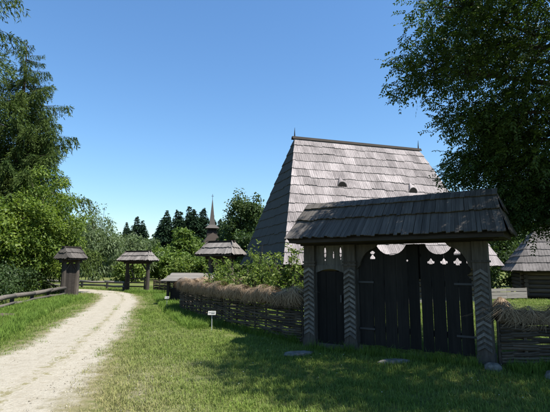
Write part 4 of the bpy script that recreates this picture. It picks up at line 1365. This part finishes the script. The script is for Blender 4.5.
def scatter(name, pts, scl, variants, label, cat, seed):
    r = np.random.default_rng(seed)
    n = len(pts)
    src = bpy.data.collections.new(name + '_tufts')
    for v in variants:
        src.objects.link(v)
    me = bpy.data.meshes.new(name)
    me.vertices.add(n)
    me.vertices.foreach_set('co', np.ascontiguousarray(pts, dtype=np.float32).reshape(-1))
    for nm, arr in (('scl', scl), ('rot', r.random(n) * 6.283)):
        at = me.attributes.new(nm, 'FLOAT', 'POINT'); at.data.foreach_set('value', np.asarray(arr, dtype=np.float32))
    o = bpy.data.objects.new(name, me); COL.objects.link(o)
    ng = bpy.data.node_groups.new(name + '_nodes', 'GeometryNodeTree')
    ng.interface.new_socket('Geometry', in_out='INPUT', socket_type='NodeSocketGeometry')
    ng.interface.new_socket('Geometry', in_out='OUTPUT', socket_type='NodeSocketGeometry')
    N = ng.nodes; Lk = ng.links
    gi, go = N.new('NodeGroupInput'), N.new('NodeGroupOutput')
    ci = N.new('GeometryNodeCollectionInfo'); ci.inputs['Collection'].default_value = src
    ci.inputs['Separate Children'].default_value = True; ci.inputs['Reset Children'].default_value = True
    ip = N.new('GeometryNodeInstanceOnPoints'); ip.inputs['Pick Instance'].default_value = True
    a1 = N.new('GeometryNodeInputNamedAttribute'); a1.data_type = 'FLOAT'; a1.inputs['Name'].default_value = 'scl'
    a2 = N.new('GeometryNodeInputNamedAttribute'); a2.data_type = 'FLOAT'; a2.inputs['Name'].default_value = 'rot'
    cx = N.new('ShaderNodeCombineXYZ')
    mp = N.new('GeometryNodeMeshToPoints')
    Lk.new(gi.outputs[0], mp.inputs[0]); Lk.new(mp.outputs[0], ip.inputs['Points'])
    Lk.new(ci.outputs[0], ip.inputs['Instance'])
    Lk.new(a2.outputs[0], cx.inputs[2]); Lk.new(cx.outputs[0], ip.inputs['Rotation'])
    Lk.new(a1.outputs[0], ip.inputs['Scale']); Lk.new(ip.outputs[0], go.inputs[0])
    md = o.modifiers.new('grass', 'NODES'); md.node_group = ng
    tag(o, label, cat)
    return stuff(o)

def grass():
    r = np.random.default_rng(21)
    def ring(d0, d1, n):
        a = r.uniform(-0.72, 0.72, n); d = np.sqrt(r.uniform(d0 * d0, d1 * d1, n))
        return np.stack([d * np.sin(a) * 1.02, d * np.cos(a)], 1)
    xy = np.concatenate([ring(3.2, 6.5, 9000), ring(6.5, 10, 12000), ring(10, 17, 15000), ring(17, 34, 17000)])
    u, edge = road_u(xy[:, 0], xy[:, 1])
    inside = (u > 0) & (u < 1)
    pv = np.array([mnoise.noise(Vector((x * .9, y * .9, 7))) for x, y in xy])
    mid = np.abs(u - .60) < .07
    keep = np.where(inside, ((edge < .22 + .22 * pv) & (r.random(len(xy)) < .45)) | (mid & (r.random(len(xy)) < .14 + .5 * np.clip(pv, 0, 1)) & (xy[:, 1] > 7)), r.random(len(xy)) < np.clip(.55 + 1.2 * edge + .5 * pv, .15, 1))
    # bare, trodden patches on the near right verge
    trod = np.exp(-((xy[:, 0] + 2.1) / 1.0) ** 2 - ((xy[:, 1] - 5.2) / 2.8) ** 2)
    pw = np.array([mnoise.noise(Vector((x * 2.6, y * 2.6, 3))) for x, y in xy])
    keep &= r.random(len(xy)) > trod * (.42 - .6 * pv) + .35 * np.clip(pw + .1, 0, 1)
    keep &= ~((xy[:, 0] > 12.2) & (xy[:, 1] > 21))
    xy = xy[keep]; u = u[keep]
    d = np.hypot(xy[:, 0], xy[:, 1])
    z = np.array([ground_h(x, y) for x, y in xy]) + np.where((u > -.24) & (u < 1.24), .022, 0)
    sc = r.uniform(.45, 1.3, len(xy)) * np.interp(d, [4, 10, 20, 34], [.95, 1.15, 1.6, 2.1])
    sc *= np.where((u > -.15) & (u < 1.15), .72, 1.0)
    var = [tuft_mesh('lawn_tuft_%d' % k, 18, .10, .025, .085, .0062, 200 + k, 'lawn', .8) for k in range(6)]
    scatter('lawn_grass', np.column_stack([xy, z]), sc, var, 'short summer grass with dry patches across the lawn and verges', 'grass', 3)
    # taller lush grass along fences and the left verge
    P = []
    def along(path, n, sp, off=0.0):
        pts, L = resample(path, .1)
        k = r.random(n) * (len(pts) - 1.001); i = k.astype(int); f = (k - i)[:, None]
        T = unit(pts[i + 1] - pts[i]); Nn = np.stack([-T[:, 1], T[:, 0]], 1)
        P.append(pts[i] * (1 - f) + pts[i + 1] * f + Nn * (off + np.abs(r.normal(0, sp, n)) * np.sign(off if off else 1))[:, None])
    along([(0.45, 9.2), (-0.45, 10.35), (-1.5, 11.85), (-2.6, 13.8), (-3.3, 15.2), (-3.6, 16.4)], 1500, .38, -.05)
    along([(-2.2, 11.2), (-3.0, 13.0), (-3.9, 15.5), (-4.9, 18.5), (-6.2, 22.5)], 2300, .75, -.1)
    along([(-9.0, 12.5), (-9.6, 15), (-10.0, 18), (-10.4, 21.6)], 1800, .55, -.1)
    along([(-5.6, 9.6), (-6.8, 13.2), (-8.0, 17.0), (-9.2, 21.3)], 900, .5, .1)
    along([(3.6, 7.1), (5.0, 7.15), (7.0, 7.4)], 450, .2, -.05)
    along([(-8.8, 26.5), (-7.6, 26.2), (-6.2, 25.4)], 500, .4, -.1)
    along([(0.75, 8.95), (1.5, 8.45), (3.3, 7.3)], 160, .07, -.12)
    xy = np.concatenate(P)
    u, _ = road_u(xy[:, 0], xy[:, 1])
    xy = xy[(u < -.04) | (u > 1.06)]
    z = np.array([ground_h(x, y) for x, y in xy])
    d = np.hypot(xy[:, 0], xy[:, 1])
    sc = r.uniform(.5, 1.15, len(xy)) * np.interp(d, [8, 25], [.9, 1.15])
    var = [tuft_mesh('tall_tuft_%d' % k, 16, .09, .10, .30, .009, 300 + k, 'tall', .75) for k in range(5)]
    scatter('tall_grass', np.column_stack([xy, z]), sc, var, 'taller lush grass along the fences and the left verge', 'grass', 4)
grass()


def pebbles():
    r = np.random.default_rng(33)
    var = []
    for k in range(5):
        o = blob('pebble_%d' % k, .5, .42, .3, 'pebble', k * 3.1, .12, 7, .5)
        COL.objects.unlink(o); var.append(o)
    n = 4000
    y = 3.4 + 11.0 * r.random(n) ** 1.4; k = np.searchsorted(RL[:, 1], y).clip(0, len(RL) - 1)
    xl = np.interp(y, RL[:90, 1], RL[:90, 0]); xr = np.interp(y, RR[:90, 1], RR[:90, 0])
    a = np.where(r.random(n) < .6, r.random(n) * 1.06 - .03, .9 + .25 * np.abs(r.normal(0, 1, n)))
    x = xl * (1 - a) + xr * a
    z = np.array([ground_h(p, q) for p, q in zip(x, y)]) + np.where((a > 0) & (a < 1), .026, .006)
    scatter('road_pebbles', np.column_stack([x, y, z]), .008 + .022 * r.random(n) ** 2.5, var, 'loose pale pebbles strewn over the gravel track and its edge', 'pebbles', 34)
    # scattered small white and yellow flower heads in the lawn
    n = 110
    a = r.uniform(-.5, .68, n); d = np.sqrt(r.uniform(4.2 ** 2, 12 ** 2, n)); x, y = d * np.sin(a), d * np.cos(a)
    u, _ = road_u(x, y); ok = (u > 1.15) | (u < -.15); x, y = x[ok], y[ok]
    o = blob('flower_head', .5, .5, .2, 'petal', 2.0, .1, 8, .2); COL.objects.unlink(o)
    z = np.array([ground_h(p, q) for p, q in zip(x, y)]) + r.uniform(.05, .09, len(x))
    scatter('lawn_flowers', np.column_stack([x, y, z]), r.uniform(.010, .018, len(x)), [o], 'tiny pale daisies scattered in the lawn', 'flowers', 35)
pebbles()
